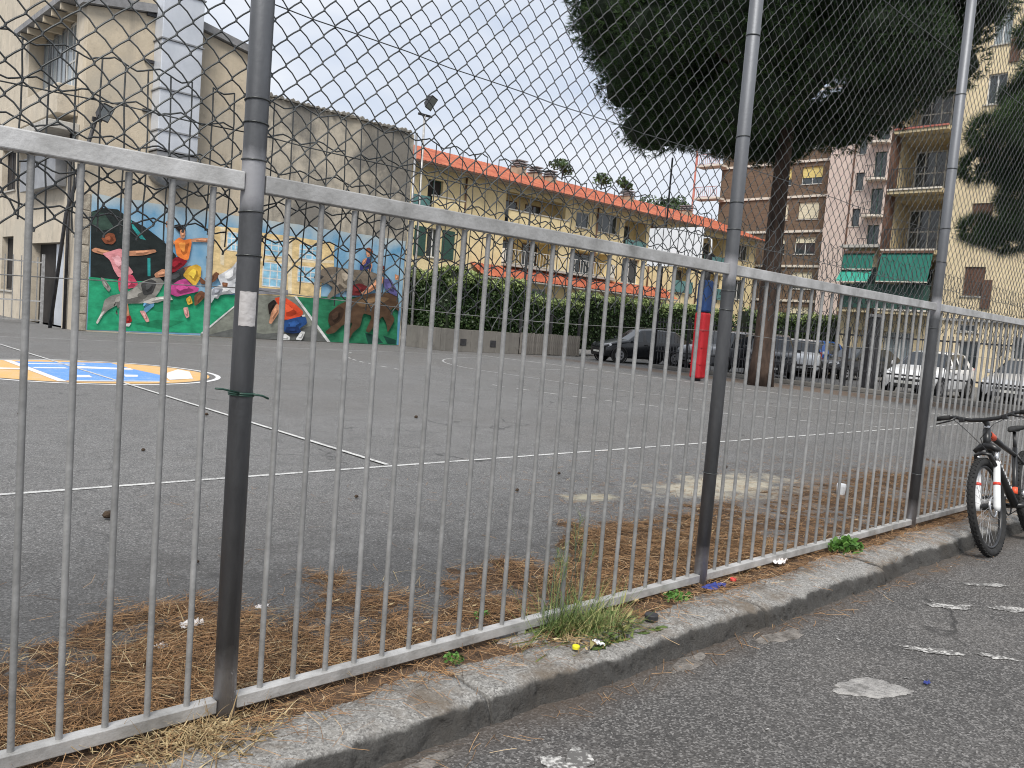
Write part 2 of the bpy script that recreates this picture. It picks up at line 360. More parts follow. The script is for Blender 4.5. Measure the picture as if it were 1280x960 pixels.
# ---- court markings (painted sheets)
M_LINE = paint('white line', (.54,.54,.53), (.22,.22,.22), .46)
M_FAINT = paint('faded white line', (.46,.46,.46), (.22,.22,.22), .49)
def strip(mb, pts, w, z=.004):
    pts = [Vector((p[0],p[1],0)) for p in pts]; vs=[]; fs=[]
    for i,p in enumerate(pts):
        d = (pts[min(i+1,len(pts)-1)]-pts[max(i-1,0)]).normalized(); n = Vector((-d.y,d.x,0))*w/2
        vs += [(p.x+n.x,p.y+n.y,z),(p.x-n.x,p.y-n.y,z)]
    for i in range(len(pts)-1): fs.append((2*i,2*i+1,2*i+3,2*i+2))
    mb.add(vs,fs)
def line(name, pts, w=.07, m=None, z=.004):
    mb = MB(); strip(mb, pts, w, z); return mb.build(name, m or M_LINE, kind='structure', fixn=False)
line('side_line', [(-8,5.96),(0,5.96),(10,5.96),(24,5.96)], .05)
line('half_line', [(4.25,5.96+.03),(4.25,14),(4.25,23)], .05, z=.012)
line('end_line', [(20.25,6),(20.25,12),(20.25,23)], .09)
line('end_line', [(17.0,11.7),(20.2,11.7)], .07, M_FAINT); line('end_line', [(17.0,17.3),(20.2,17.3)], .07, M_FAINT)
line('far_side_line', [(-8,23),(20.2,23)], .07, M_FAINT)
def goal_arc(r, x=20.2, y0=13, y1=16, n=40):
    p = [(x-r*math.sin(a), y0-r*math.cos(a)) for a in [math.pi/2*i/n for i in range(n+1)]]
    q = [(x-r*math.cos(a), y1+r*math.sin(a)) for a in [math.pi/2*i/n for i in range(n+1)]]
    return p+q
line('goal_area_line', [p for p in goal_arc(5.8) if p[1]>6], .06, M_FAINT)
pts = [p for p in goal_arc(8.6, n=80) if 6.1<p[1]<22.5]
mb = MB()
for i in range(0,len(pts)-4,4): strip(mb, pts[i:i+3], .06)
mb.build('free_throw_line', M_LINE, kind='structure', fixn=False)
# centre-circle emblem: orange disc, white rim, blue block with white strokes
M_OR = paint('orange court paint', (.62,.36,.12), (.52,.40,.26), .46, 5); M_BL = paint('blue court paint', (.10,.26,.62), (.35,.44,.58), .42, 5); M_WH = paint('white court paint', (.68,.68,.68), (.45,.45,.47), .44, 5)
emb = empty('centre_emblem', (4.25,14.5,0)); emb['kind'] = 'structure'
def disc(r0, r1, z, n=72, c=(4.25,14.5)):
    mb = MB(); vs = [(c[0]+r*math.cos(2*math.pi*i/n), c[1]+r*math.sin(2*math.pi*i/n), z) for r in (r0,r1) for i in range(n)]
    if r0==0: return mb.add(vs[n:], [tuple(range(n))])
    return mb.add(vs, [(i,(i+1)%n,(i+1)%n+n,i+n) for i in range(n)])
def flat(pts, z): return MB().add([(x,y,z) for x,y in pts], [tuple(range(len(pts)))])
disc(0,1.9,.004).build('orange_disc', M_OR, emb, fixn=False)
disc(2.0,2.08,.004).build('white_ring', M_WH, emb, fixn=False)
flat([(3.55,12.95),(5.0,13.0),(5.25,13.9),(5.15,15.0),(5.15,16.1),(3.6,16.0)], .0065).build('blue_block', M_BL, emb, fixn=False)
for pts in ([(3.42,12.8),(3.54,12.8),(3.58,16.15),(3.46,16.15)], [(3.82,13.4),(4.05,13.4),(4.1,13.74),(3.86,13.74)], [(4.57,13.55),(4.76,13.57),(4.87,13.88),(4.66,13.9)],
            [(5.1,13.15),(5.56,13.37),(6.0,14.6),(5.95,15.0),(5.3,14.0)], [(4.2,14.9),(5.1,14.75),(5.15,15.05),(4.3,15.3)], [(3.6,14.75),(4.1,14.8),(4.1,15.0),(3.6,14.95)], [(3.6,12.82),(5.0,12.86),(5.0,12.98),(3.6,12.93)], [(3.65,15.5),(4.6,15.6),(4.6,15.75),(3.65,15.65)],[(2.3,14.6),(3.4,14.5),(3.4,14.75),(2.32,14.85)]):
    flat(pts, .009).build('white_stroke', M_WH, emb, fixn=False)

# ---- road patches and worn paint scraps
def blob(cx, cy, rx, ry, n=90, rot=0, jag=.25, seed=0):
    out=[]
    for i in range(n):
        a = 2*math.pi*i/n; r = 1+jag*noise.fractal(Vector((math.cos(a)*1.7+seed,math.sin(a)*1.7,seed)),.75,2.2,6)
        x,y = rx*r*math.cos(a), ry*r*math.sin(a); out.append((cx+x*math.cos(rot)-y*math.sin(rot), cy+x*math.sin(rot)+y*math.cos(rot)))
    return out
M_CEM = mat('cement patch', (.16,.155,.148), (.36,.35,.335), 16, .9, .9, 70, c3=(.30,.29,.28))
M_CEM2 = mat('old cement patch', (.09,.08,.07), (.24,.22,.20), 18, .9, .9, 70, c3=(.18,.165,.15))
def slab(pts, z, h, m, name, **k):
    mb = MB(); n = len(pts); cx = sum(p[0] for p in pts)/n; cy = sum(p[1] for p in pts)/n
    vs = [(x,y,z) for x,y in pts]+[(cx+(x-cx)*.9,cy+(y-cy)*.9,z+h) for x,y in pts]
    mb.add(vs, [(i,(i+1)%n,(i+1)%n+n,i+n) for i in range(n)]+[tuple(range(n,2*n))]); return mb.build(name, m, smooth=False, kind='structure', **k)
slab(blob(3.6,1.42,.17,.085,rot=-.5,seed=1,jag=.35), -.0985, .006, M_CEM, 'cement_patch')
slab(blob(3.12,2.03,.15,.045,rot=.15,seed=2,jag=.4), -.0985, .005, M_CEM2, 'cement_patch')
slab(blob(3.82,1.97,.19,.05,rot=-.1,seed=3,jag=.5), -.0985, .004, M_CEM2, 'cement_patch')
slab(blob(1.66,2.02,.12,.03,rot=.1,seed=8,jag=.5), -.0985, .004, M_CEM2, 'cement_patch')
M_SCRAP = paint('worn road paint', (.52,.51,.49), (.11,.106,.102), .53, 14, 70)
for pts in (blob(2.03,1.73,.12,.10,40,.4,.6,2), blob(5.2,1.66,.15,.045,60,-.65,.6,3), blob(5.5,1.42,.13,.04,60,-.7,.7,5), blob(4.35,1.42,.14,.04,60,-.8,.7,7), blob(4.56,1.2,.08,.03,60,-.9,.8,9), blob(5.95,1.68,.16,.04,60,-.65,.8,11)):
    flat(pts, -.096).build('road_marking', M_SCRAP, kind='structure', fixn=False)
for i in range(26):
    x, y = random.uniform(1.6,7), random.uniform(1.0,2.0)
    if i<3: x,y = ((4.18,1.72),(4.05,1.78),(5.1,1.9))[i]
    flat(blob(x,y,random.uniform(.004,.016),random.uniform(.003,.008),12,random.uniform(0,3),.5,i), -.0955).build('paint_fleck', M_SCRAP, kind='structure', fixn=False)
# ------------------------------------------------------------------ railing with netting
FY = 2.50; RAIL = 1.707
def zinc(name, c1, c2, c3, metal=.35, rough=.5):
    return mat(name, c1, c2, 7, rough, .12, 60, metal, .5, 8, c3=c3, p=(.3,.72), rnd=.14)
M_POST = zinc('weathered zinc post', (.075,.08,.085), (.17,.175,.185), (.115,.12,.128), .5, .48)
M_ZINC = zinc('pale galvanised steel', (.24,.235,.225), (.56,.555,.55), (.42,.415,.405), .3, .45)
M_BAR = zinc('galvanised bar', (.18,.18,.178), (.36,.36,.358), (.265,.265,.262), .3, .5)
def _post():
    """dark weathered zinc with pale sprayed weld zones at the rail and the foot"""
    m = bpy.data.materials.new('weathered post'); m.use_nodes = True; t=m.node_tree; N=t.nodes; K=t.links; b=N['Principled BSDF']; b.inputs['Metallic'].default_value=.4; b.inputs['Roughness'].default_value=.5
    g=N.new('ShaderNodeNewGeometry'); sx=N.new('ShaderNodeSeparateXYZ'); K.new(g.outputs['Position'],sx.inputs['Vector'])
    def nz_(s,sc=(1,1,1),d=6):
        mp_=N.new('ShaderNodeMapping'); mp_.inputs['Scale'].default_value=sc; K.new(g.outputs['Position'],mp_.inputs['Vector']); n=N.new('ShaderNodeTexNoise'); n.inputs['Scale'].default_value=s; n.inputs['Detail'].default_value=d; n.inputs['Roughness'].default_value=.65; K.new(mp_.outputs['Vector'],n.inputs['Vector']); return n.outputs['Fac']
    def rp(f,a,c,ca,cb):
        r=N.new('ShaderNodeValToRGB'); e=r.color_ramp.elements; e[0].position=a; e[1].position=c; e[0].color=(*ca,1); e[1].color=(*cb,1); K.new(f,r.inputs['Fac']); return r.outputs['Color']
    def mth(op,*v):
        x=N.new('ShaderNodeMath'); x.operation=op
        for i,q in enumerate(v):
            if hasattr(q,'links'): K.new(q,x.inputs[i])
            else: x.inputs[i].default_value=q
        return x.outputs[0]
    base = rp(nz_(9,(1,1,.25)), .3,.72,(.068,.071,.076),(.15,.155,.165))
    n1 = nz_(16); n2 = nz_(5,(1,1,.5))
    def band(z,h,soft):
        d = mth('ABSOLUTE', mth('SUBTRACT', sx.outputs['Z'], z)); d = mth('MULTIPLY_ADD', n1, soft, mth('MULTIPLY_ADD', n2, soft*1.6, d)); mr=N.new('ShaderNodeMapRange'); mr.inputs['From Min'].default_value=h+soft*1.9; mr.inputs['From Max'].default_value=h+soft*.9; K.new(d,mr.inputs['Value']); return mr.outputs['Result']
    f = mth('MULTIPLY', mth('MAXIMUM', band(RAIL+.005,.06,.055), band(.03,.14,.09)), .85)
    up = N.new('ShaderNodeMapRange'); up.inputs['From Min'].default_value=1.8; up.inputs['From Max'].default_value=2.6; up.inputs['To Max'].default_value=.55; K.new(sx.outputs['Z'],up.inputs['Value'])
    def mix(f,a,c):
        x=N.new('ShaderNodeMixRGB'); K.new(f,x.inputs['Fac']); K.new(a,x.inputs['Color1']); x.inputs['Color2'].default_value=(*c,1); return x.outputs['Color']
    col = mix(up.outputs['Result'], base, (.20,.21,.23)); col = mix(f, col, (.40,.40,.42)); K.new(col,b.inputs['Base Color'])
    bp=N.new('ShaderNodeBump'); bp.inputs['Strength'].default_value=.15; bp.inputs['Distance'].default_value=.01; K.new(nz_(50),bp.inputs['Height']); K.new(bp.outputs['Normal'],b.inputs['Normal']); return m
M_POST = _post()
M_WELD = zinc('zinc spray', (.34,.34,.35), (.60,.61,.63), (.48,.48,.50), .3, .5)
M_WIRE = mat('netting wire', (.032,.036,.037), (.085,.09,.09), 3, .38, spec=.6, metal=.3)
M_WIRE2 = mat('green coated wire', (.01,.035,.025), (.02,.06,.045), 8, .45)
M_TAPE = mat('silver tape', (.42,.40,.39), (.55,.53,.52), 10, .35, .2, 40, .3)
POSTS = [-4.20, -1.50, 1.196, 3.890, 6.750, 9.60, 12.45]
fence = empty('railing_fence', (4,FY,0), 'long galvanised railing with tall posts, upright bars and wire netting above', 'fence')
TIES = {1.196:(2.42,1.96,1.89,1.78,1.62,1.485), 3.89:(2.92,2.40,2.06,1.92,1.60,1.50,.62), 6.75:(3.3,2.75,2.3,2.05,1.55,.42), -4.2:(1.9,), -1.5:(1.9,), 9.6:(3.5,2.9,2.3,1.9), 12.45:(2.3,)}
for px in POSTS:
    p = MB().tube([(px,FY,-.08),(px,FY,2.0),(px,FY,5.6)], .0355, 20).build('post', M_POST, fence, smooth=True)
    for z in TIES[px]:
        mb = MB().torus((px,FY,z), (random.uniform(-.06,.06),random.uniform(-.1,.1),1), .0372, .0028, 20, 6)
        mb.tube([(px+.024,FY+.029,z),(px+.04,FY+.045,z+.006),(px+.058,FY+.05,z-.004)], .0024, 5).build('tie_wire', M_WIRE, p, smooth=True)
    if px == 1.196:
        n=12; vs=[]
        for i in range(n+1):
            a = rad(-150)+rad(88)*i/n
            for z in (1.268,1.375): vs.append((px+.0366*math.cos(a),FY+.0366*math.sin(a),z+.0008*math.sin(i*1.3)))
        MB().add(vs,[(2*i,2*i+2,2*i+3,2*i+1) for i in range(n)]).build('tape_patch', M_TAPE, p, smooth=True)
        MB().torus((px,FY,1.055),(.05,.02,1),.038,.0042,20,6).tube([(px-.024,FY-.034,1.06),(px-.08,FY-.042,1.072),(px-.105,FY-.042,1.074)],.0032,6).tube([(px+.022,FY-.033,1.055),(px+.055,FY-.034,1.05),(px+.078,FY-.03,1.04)],.0035,6).build('cable_tie', M_WIRE2, p, smooth=True)
        mb = MB(); mb.torus((px,FY,1.049),(.05,.02,1),.038,.003,20,6).build('cable_tie', M_WIRE2, p, smooth=True)
bar0 = None
for a,b in zip(POSTS,POSTS[1:]):
    MB().box((a+.034,FY-.02,RAIL-.024),(b-.034,FY+.02,RAIL+.032)).build('top_rail', M_ZINC, fence, bevel=.004)
    MB().box((a+.034,FY-.022,.022),(b-.034,FY+.022,.064)).build('bottom_rail', M_ZINC, fence, bevel=.003)
    n = 22; sp = (b-a)/n
    for i in range(1,n):
        x = a+i*sp
        if bar0 is None:
            bar0 = MB().tube([(0,0,.06),(0,0,RAIL-.028)], .0097, 10, False).build('bar', M_BAR, fence, smooth=True, world=False)
            bar0.location = (x-4,0,0)
        else:
            c = copy_part(bar0, fence, (x-4+random.uniform(-.002,.002), random.uniform(-.001,.001), 0)); c.rotation_euler = (random.uniform(-.001,.001),random.uniform(-.0012,.0012),random.uniform(0,6))
    m_ = (a+b)/2 + (-.02 if b<5 else .25)
    MB().box((m_-.02,FY-.02,-.06),(m_+.02,FY+.02,.023)).build('foot', M_ZINC, fence)
    slab(blob(m_,FY-.03,.13,.085,seed=m_,jag=.4), -.016, .018, M_CEM, 'concrete_footing')

# wire netting: knotted diamonds, a horizontal straining wire, and an older hanging piece behind
def wires(P, Q, r, bend=0.0, sides=4):
    """batch of short wires P->Q (n,3) with a bowed middle"""
    P = np.asarray(P,float); Q = np.asarray(Q,float); n = len(P); d = Q-P; d /= np.linalg.norm(d,axis=1,keepdims=True)+1e-9
    u = np.cross(d,[0,1,0.]); u /= np.linalg.norm(u,axis=1,keepdims=True)+1e-9; w = np.cross(d,u)
    M = (P+Q)/2 + u*(np.asarray(bend).reshape(-1,1) if np.ndim(bend) else bend)
    V=[]
    for C in (P,M,Q):
        for k in range(sides):
            t = 2*math.pi*k/sides; V.append(C + r*(math.cos(t)*u+math.sin(t)*w))
    V = np.stack(V,1).reshape(-1,3); F=[]
    for s_ in range(2):
        for k in range(sides): F.append([s_*sides+k, s_*sides+(k+1)%sides, (s_+1)*sides+(k+1)%sides, (s_+1)*sides+k])
    F = (np.arange(n)[:,None,None]*3*sides + np.array(F)[None]).reshape(-1,4); return V, F
CW = .0872; NY = FY+.056
def sagz(x):      # lower hem of the netting hangs unevenly
    return 1.44 + .07*math.sin(x*1.9+.6) - .05*math.exp(-((x-2.4)**2)/.5) + .03*math.sin(x*7)
for bi,(a,b) in enumerate(zip(POSTS,POSTS[1:])):
    P=[];Q=[];B=[];KP=[];KQ=[]
    i0, i1 = int(math.floor(a/CW)), int(math.ceil(b/CW))
    def knot(i2,j2):
        x = i2*CW/2; z = 2.28 + j2*CW/2; t = abs(math.sin(math.pi*(x-a)/(b-a)))
        q = Vector((x*1.3,z*1.3,bi)); lo = max(0,1-(z-1.4)/.6)
        return (x+.010*noise.noise(q*1.9)+lo*.024*noise.noise(q*6)+.003*noise.noise(q*23), NY+.016*noise.noise(q)+lo*.03*noise.noise(q*4), z - .012*t + .012*noise.noise(q*1.7+Vector((5,0,0)))+lo*.022*noise.noise(q*7+Vector((2,0,0)))+.003*noise.noise(q*29))
    for i2 in range(2*i0,2*i1+1):
        x = i2*CW/2
        if not (a+.005<=x<b-.005): continue
        for j2 in range(-22,74):
            if (i2+j2)%2: continue
            z = 2.28+j2*CW/2
            if z < sagz(x): continue
            k0 = Vector(knot(i2,j2)); KP.append(k0+Vector((.0015,0,.0065))); KQ.append(k0-Vector((.0015,0,.0065)))
            for s_ in (-1,1):
                if not (a<=x+s_*CW/2<=b) : continue
                if z-CW/2 < sagz(x+s_*CW/2): continue
                k1 = Vector(knot(i2+s_,j2-1))
                P.append(k0-Vector((0,0,.003))); Q.append(k1+Vector((0,0,.003))); B.append(.0038 if s_>0 else -.0012)
    V1,F1 = wires(P,Q,.0026 if a<3 else .002,B); V2,F2 = wires(KP,KQ,.0036,0.)
    raw_mesh('wire_netting', np.concatenate([V1,V2]), np.concatenate([F1,F2+len(V1)]), M_WIRE, fence, kind='stuff', smooth=True)
    # straining wires
    for z in (2.28, 1.87, 3.6):
        mb = MB(); n=14
        mb.tube([(a+(b-a)*i/n, FY+.05, z-.012*math.sin(math.pi*i/n)+.003*math.sin(i*2.1+z)) for i in range(n+1)], .0021, 5); mb.build('straining_wire', M_WIRE, fence, smooth=True)
    mb = MB(); mb.tube([(a+(b-a)*i/10, FY+.04, 1.385-.03*math.sin(math.pi*i/10)) for i in range(11)], .0016, 5).build('thin_wire', M_BAR, fence, smooth=True)
    # older piece: upright wires with wavy cross wires
    P=[];Q=[]; y2 = NY+.03; x = a+.03; cols=[]
    while x < b-.03:
        cols.append(x); x += .066*random.uniform(.94,1.06)
    ROWS = [1.99,1.885,1.775,1.665,1.555]
    def pt(x,z,up): return (x+.005*noise.noise(Vector((x*5,z*5,9)))+up*0, y2+.02*noise.noise(Vector((x*2,z*2,4))), z+.010*noise.noise(Vector((x*3,z*3,1))))
    for ci,x in enumerate(cols):
        zb = sagz(x)-.02+.07*random.random()
        zs = [1.99]+[z for z in (1.9,1.8,1.7,1.6,1.5) if z>zb]+[zb]
        for z0,z1 in zip(zs,zs[1:]): P.append(pt(x,z0,0)); Q.append(pt(x,z1,0))
        if ci:
            for ri,z in enumerate(ROWS):
                if z<zb or random.random()<.05: continue
                xm = (x+cols[ci-1])/2; dip = .011*(1 if (ci+ri)%2 else -1)
                m1 = pt(xm,z+dip,0); P += [pt(cols[ci-1],z,0), m1]; Q += [m1, pt(x,z,0)]
    V,F = wires(P,Q,.0025 if a<3 else .0019,RNG.normal(size=len(P))*.0012)
    raw_mesh('old_netting', V, F, M_WIRE, fence, kind='stuff', smooth=True)
# ------------------------------------------------------------------ buildings
def fpt(ax, base, sgn, u, z, d):
    """point on a facade: ax='y' wall faces -Y at y=base (u=x); ax='x' wall faces -X at x=base (u=y); d = depth inwards"""
    return (u, base+d, z) if ax=='y' else (base+d, u, z)
def facade(root, ax, base, u0, u1, z0, z1, ops, m, name='wall', thick=.3, ztop=None):
    us = sorted({u0,u1,*[o[0] for o in ops],*[o[1] for o in ops]}); zs = sorted({z0,z1,*[o[2] for o in ops],*[o[3] for o in ops]})
    us = [u for u in us if u0<=u<=u1]; zs = [z for z in zs if z0<=z<=z1]
    mb = MB()
    for a,b in zip(us,us[1:]):
        for c,d in zip(zs,zs[1:]):
            cu, cz = (a+b)/2,(c+d)/2
            if any(o[0]<cu<o[1] and o[2]<cz<o[3] for o in ops): continue
            mb.add([fpt(ax,base,1,a,c,0),fpt(ax,base,1,b,c,0),fpt(ax,base,1,b,d,0),fpt(ax,base,1,a,d,0)],[(0,1,2,3)])
    for o in ops:
        a,b,c,d = o[:4]; dp = o[4] if len(o)>4 else thick
        P = lambda u,z,k: fpt(ax,base,1,u,z,k)
        mb.add([P(a,c,0),P(b,c,0),P(b,d,0),P(a,d,0),P(a,c,dp),P(b,c,dp),P(b,d,dp),P(a,d,dp)],[(0,1,5,4),(1,2,6,5),(2,3,7,6),(3,0,4,7),(4,5,6,7)])
    return mb.build(name, m, root, fixn=False)
def fbox(mb, ax, base, a, b, z0, z1, d0, d1):
    """box on a facade; negative d = proud of the wall"""
    if ax=='y': mb.box((a,base+d0,z0),(b,base+d1,z1))
    else: mb.box((base+d0,a,z0),(base+d1,b,z1))
    return mb
M_GLASS = glass('window glass', (.035,.045,.05)); M_GLASSL = glass('pale window glass', (.22,.26,.28), .15)
M_WFRAME = mat('white window frame', (.55,.55,.53), (.66,.66,.64), 3, .5)
M_DARKIN = mat('dark interior', (.018,.016,.014), (.035,.03,.027), 2, .9)
M_SHUT = mat('brown shutter', (.085,.045,.03), (.14,.075,.05), 4, .7, stretch=(1,1,12)); M_SHUTG = mat('green shutter', (.02,.055,.045), (.035,.09,.07), 4, .6, stretch=(1,1,14))
M_BLIND = mat('cream roller blind', (.60,.55,.40), (.70,.65,.50), 3, .7, stretch=(1,1,20)); M_BLINDY = mat('yellow roller blind', (.60,.48,.16), (.70,.58,.24), 3, .7, stretch=(1,1,20))
def window(root, ax, base, a, b, z0, z1, d=.2, fm=None, gm=None, cols=2, blind=None, bm=None, sill=True, name='window', rows=1):
    """frame with glass, optional roller blind pulled down over part 'blind' of it"""
    fm = fm or M_WFRAME; gm = gm or M_GLASS; w = b-a; t = .06
    mb = MB(); fbox(mb,ax,base,a,a+t,z0,z1,d-.06,d-.01); fbox(mb,ax,base,b-t,b,z0,z1,d-.06,d-.01)
    fbox(mb,ax,base,a+t,b-t,z0,z0+t,d-.059,d-.011); fbox(mb,ax,base,a+t,b-t,z1-t,z1,d-.059,d-.011)
    for i in range(1,cols): fbox(mb,ax,base,a+w*i/cols-t*.6,a+w*i/cols+t*.6,z0+t,z1-t,d-.055,d-.012)
    for i in range(1,rows): fbox(mb,ax,base,a+t,b-t,z0+(z1-z0)*i/rows-.03,z0+(z1-z0)*i/rows+.03,d-.054,d-.013)
    o = mb.build(name, fm, root)
    for i in range(cols):
        m2 = MB(); fbox(m2,ax,base,a+w*i/cols+t*.5,a+w*(i+1)/cols-t*.5,z0+t*.5,z1-t*.5,d-.03,d-.022); m2.build('pane', gm, o)
    if blind:
        m3 = MB(); zz = z1-(z1-z0)*blind; n = max(3,int((z1-zz)/.12))
        for i in range(n): fbox(m3,ax,base,a+.03,b-.03,zz+(z1-zz)*i/n+.008,zz+(z1-zz)*(i+1)/n,d-.10,d-.075)
        m3.build('roller_blind', bm or M_BLIND, o)
    if sill:
        m4 = MB(); fbox(m4,ax,base,a-.08,b+.08,z0-.06,z0-.005,-.06,d-.07); m4.build('sill', M_STONE, o)
    return o
def railing(root, ax, base, a, b, z0, z1, d, m, step=.14, name='balcony_railing'):
    """upright-bar balcony railing standing d proud of the wall (d<0)"""
    mb = MB(); fbox(mb,ax,base,a,b,z1-.04,z1,d-.02,d+.02); fbox(mb,ax,base,a,b,z0+.05,z0+.08,d-.015,d+.015)
    n = int((b-a)/step)
    for i in range(n+1): fbox(mb,ax,base,a+(b-a)*i/n-.011,a+(b-a)*i/n+.011,z0+.081,z1-.041,d-.011,d+.011)
    for u in (a,b): fbox(mb,ax,base,u-.018,u+.018,z0+.085,z1-.005,d+.021,-.005)
    return mb.build(name, m, root)
M_STONE = mat('pale stone', (.36,.345,.315), (.47,.455,.42), 5, .85, .3, 50)

# ---- school gym with the mural
def plaster(name, base, dirt, streak, amount=(.44,.66), fine=(.86,1.1)):
    m = bpy.data.materials.new(name); m.use_nodes = True; t = m.node_tree; N = t.nodes; K = t.links
    b = N['Principled BSDF']; b.inputs['Roughness'].default_value = .92; b.inputs['Specular IOR Level'].default_value = .25
    g = N.new('ShaderNodeNewGeometry'); P = g.outputs['Position']
    def nz_(s,sc=(1,1,1),d=6,r=.65):
        mp_ = N.new('ShaderNodeMapping'); mp_.inputs['Scale'].default_value = sc; K.new(P,mp_.inputs['Vector'])
        n = N.new('ShaderNodeTexNoise'); n.inputs['Scale'].default_value = s; n.inputs['Detail'].default_value = d; n.inputs['Roughness'].default_value = r; K.new(mp_.outputs['Vector'], n.inputs['Vector']); return n.outputs['Fac']
    def rp(f,a,c,ca=(0,0,0),cb=(1,1,1)):
        r = N.new('ShaderNodeValToRGB'); e = r.color_ramp.elements; e[0].position=a; e[1].position=c; e[0].color=(*ca,1); e[1].color=(*cb,1); K.new(f,r.inputs['Fac']); return r.outputs['Color']
    def mix(f,a,c):
        x = N.new('ShaderNodeMixRGB'); K.new(f,x.inputs['Fac'])
        for s_,v in (('Color1',a),('Color2',c)):
            if hasattr(v,'links'): K.new(v,x.inputs[s_])
            else: x.inputs[s_].default_value=(*v,1)
        return x.outputs['Color']
    col = rp(nz_(2.2), .3,.7,[c*fine[0] for c in base],[min(1,c*fine[1]) for c in base])
    col = mix(rp(nz_(.5,(1,1,1)), *amount), col, dirt)
    col = mix(rp(nz_(1.1,(1.6,1.6,.18)), .52,.74,(0,0,0),(.8,.8,.8)), col, streak)
    col = mix(rp(nz_(2.6,(1,1,1),8,.75), .56,.72,(0,0,0),(.75,.75,.75)), col, [c*.55 for c in dirt])
    K.new(col, b.inputs['Base Color'])
    bp = N.new('ShaderNodeBump'); bp.inputs['Strength'].default_value = .35; bp.inputs['Distance'].default_value = .02; K.new(nz_(24), bp.inputs['Height']); K.new(bp.outputs['Normal'], b.inputs['Normal'])
    MATS[name] = m; return m
M_BEIGE = plaster('beige plaster', (.53,.455,.345), (.44,.395,.32), (.33,.295,.245), (.46,.68))
M_GREYP = plaster('mould-stained plaster', (.46,.415,.34), (.20,.188,.168), (.15,.143,.128), (.41,.55), (.8,1.15))
M_CREAMS = plaster('side wall plaster', (.52,.46,.37), (.46,.42,.35), (.36,.33,.28), (.5,.75))
M_SLATE = mat('grey coping', (.17,.17,.175), (.27,.27,.275), 3, .8, .3, 30)
M_DUCT = mat('white sheet metal duct', (.50,.53,.58), (.60,.63,.68), 1.5, .35, metal=.25)
M_DUCTG = mat('grey duct elbow', (.22,.225,.235), (.32,.325,.335), 2, .4, metal=.3)
M_IRON = mat('dark painted iron', (.02,.02,.022), (.045,.045,.05), 6, .6)
school = empty('school_building', (13.8,27.6,0), 'beige and stained grey school building with white duct and painted end wall', 'building')
mb = MB()
tp = [(7.8,0),(13.3,0),(13.3,9.42),(10.3,10.0),(7.8,9.6)]
mb.prism(tp, 1, 27.6, 27.95); mb.build('gable_wall', M_BEIGE, school)
MB().box((13.302,27.612,0),(19.8,27.95,8.33)).build('stained_wall', M_GREYP, school)
facade(school, 'x', 7.8, 27.952, 34.4, 0, 9.9, [(28.7,34.2,7.35,9.85,.55),(29.1,33.0,.0,2.7,.35)], M_CREAMS, 'side_wall')
facade(school, 'x', 7.8, 34.402, 48, 0, 16, [(35.5,37.6,4.7,6.3,.3),(35.5,37.2,1.0,3.0,.3)], M_CREAMS, 'side_wall')
facade(school, 'y', 34.4, 7.802, 13.45, 9.0, 16, [(12.75,13.25,12.55,14.0,.25)], M_BEIGE, 'rear_block_wall')
window(school, 'y', 34.4, 12.75,13.25,12.55,14.0,.2,cols=1)
MB().box((13.452,34.4,6),(13.7,48,16)).box((7.8,34.4,16.001),(13.7,48,16.2)).build('rear_block_return', M_BEIGE, school)
MB().box((13.31,27.952,0),(19.8,46,8.0)).build('hall_block', M_GREYP, school)
# coping along the gable and the ragged tile coping of the stained wall
mb = MB(); mb.prism([(7.6,9.6),(10.3,10.02),(13.4,9.43),(13.4,9.66),(10.3,10.26),(7.6,9.86)], 1, 27.42, 28.1); mb.build('gable_coping', M_SLATE, school)
MB().box((7.35,27.955,9.87),(7.795,34.39,10.05)).build('eave_slab', M_SLATE, school)
mb = MB(); x = 13.45
M_TILEG = mat('lichened coping tile', (.12,.115,.10), (.30,.28,.25), 9, .9, .5, 60)
tile0 = None
while x < 19.75:
    z = 8.33+random.uniform(0,.03); w = .2
    if tile0 is None:
        tile0 = MB().prism([(-.09,0),(-.07,.07),(0,.12),(.07,.07),(.09,0)], 1, 0, .5).build('coping_tile', M_TILEG, school, world=False)
        tile0.location = (x-13.8, -.09, z)
    else:
        c = copy_part(tile0, school, (x-13.8, -.09+random.uniform(-.03,.03), z)); c.rotation_euler = (0,random.uniform(-.12,.12),random.uniform(-.06,.06)); c.scale = (1,1,random.uniform(.7,1.3))
    x += w*random.uniform(.93,1.08)
# duct: five sections with flanges, bracket, elbow at the foot
zs = [5.75,6.35,7.6,9.1,10.55,12.3]
for a,b in zip(zs,zs[1:]): MB().box((9.72,26.95,a+.02),(10.98,27.598,b-.02)).build('duct_section', M_DUCT, school, bevel=.02)
for z in zs: MB().box((9.68,26.91,z-.018),(11.02,27.597,z+.018)).build('duct_flange', M_DUCTG, school)
vs=[]; fs=[]
pr_ = [(26.95,5.70),(26.95,5.35),(27.0,5.05),(27.12,4.82),(27.3,4.70),(27.59,4.68)]
mb = MB(); 
for i in range(10):
    t = i/9; xx = 9.72+1.26*t; bl = .28*(abs(2*t-1)**3)
    for (y,z) in pr_: vs.append((xx, y+ (27.4-y)*.0, z+bl*(1 if z<5.6 else 0)))
n = len(pr_)
for i in range(9):
    for k in range(n-1): fs.append((i*n+k,(i+1)*n+k,(i+1)*n+k+1,i*n+k+1))
for i in (0,9): vs.append((9.72+1.26*i/9,27.59,5.70)); 
fs += [tuple(range(n))+(10*n,), tuple(9*n+k for k in range(n))+(10*n+1,)]
mb.add(vs,fs).build('duct_elbow', M_DUCTG, school, smooth=False)
for z in (6.9,8.4,9.8):
    MB().box((9.45,27.5,z),(9.715,27.598,z+.09)).build('duct_bracket', M_IRON, school)
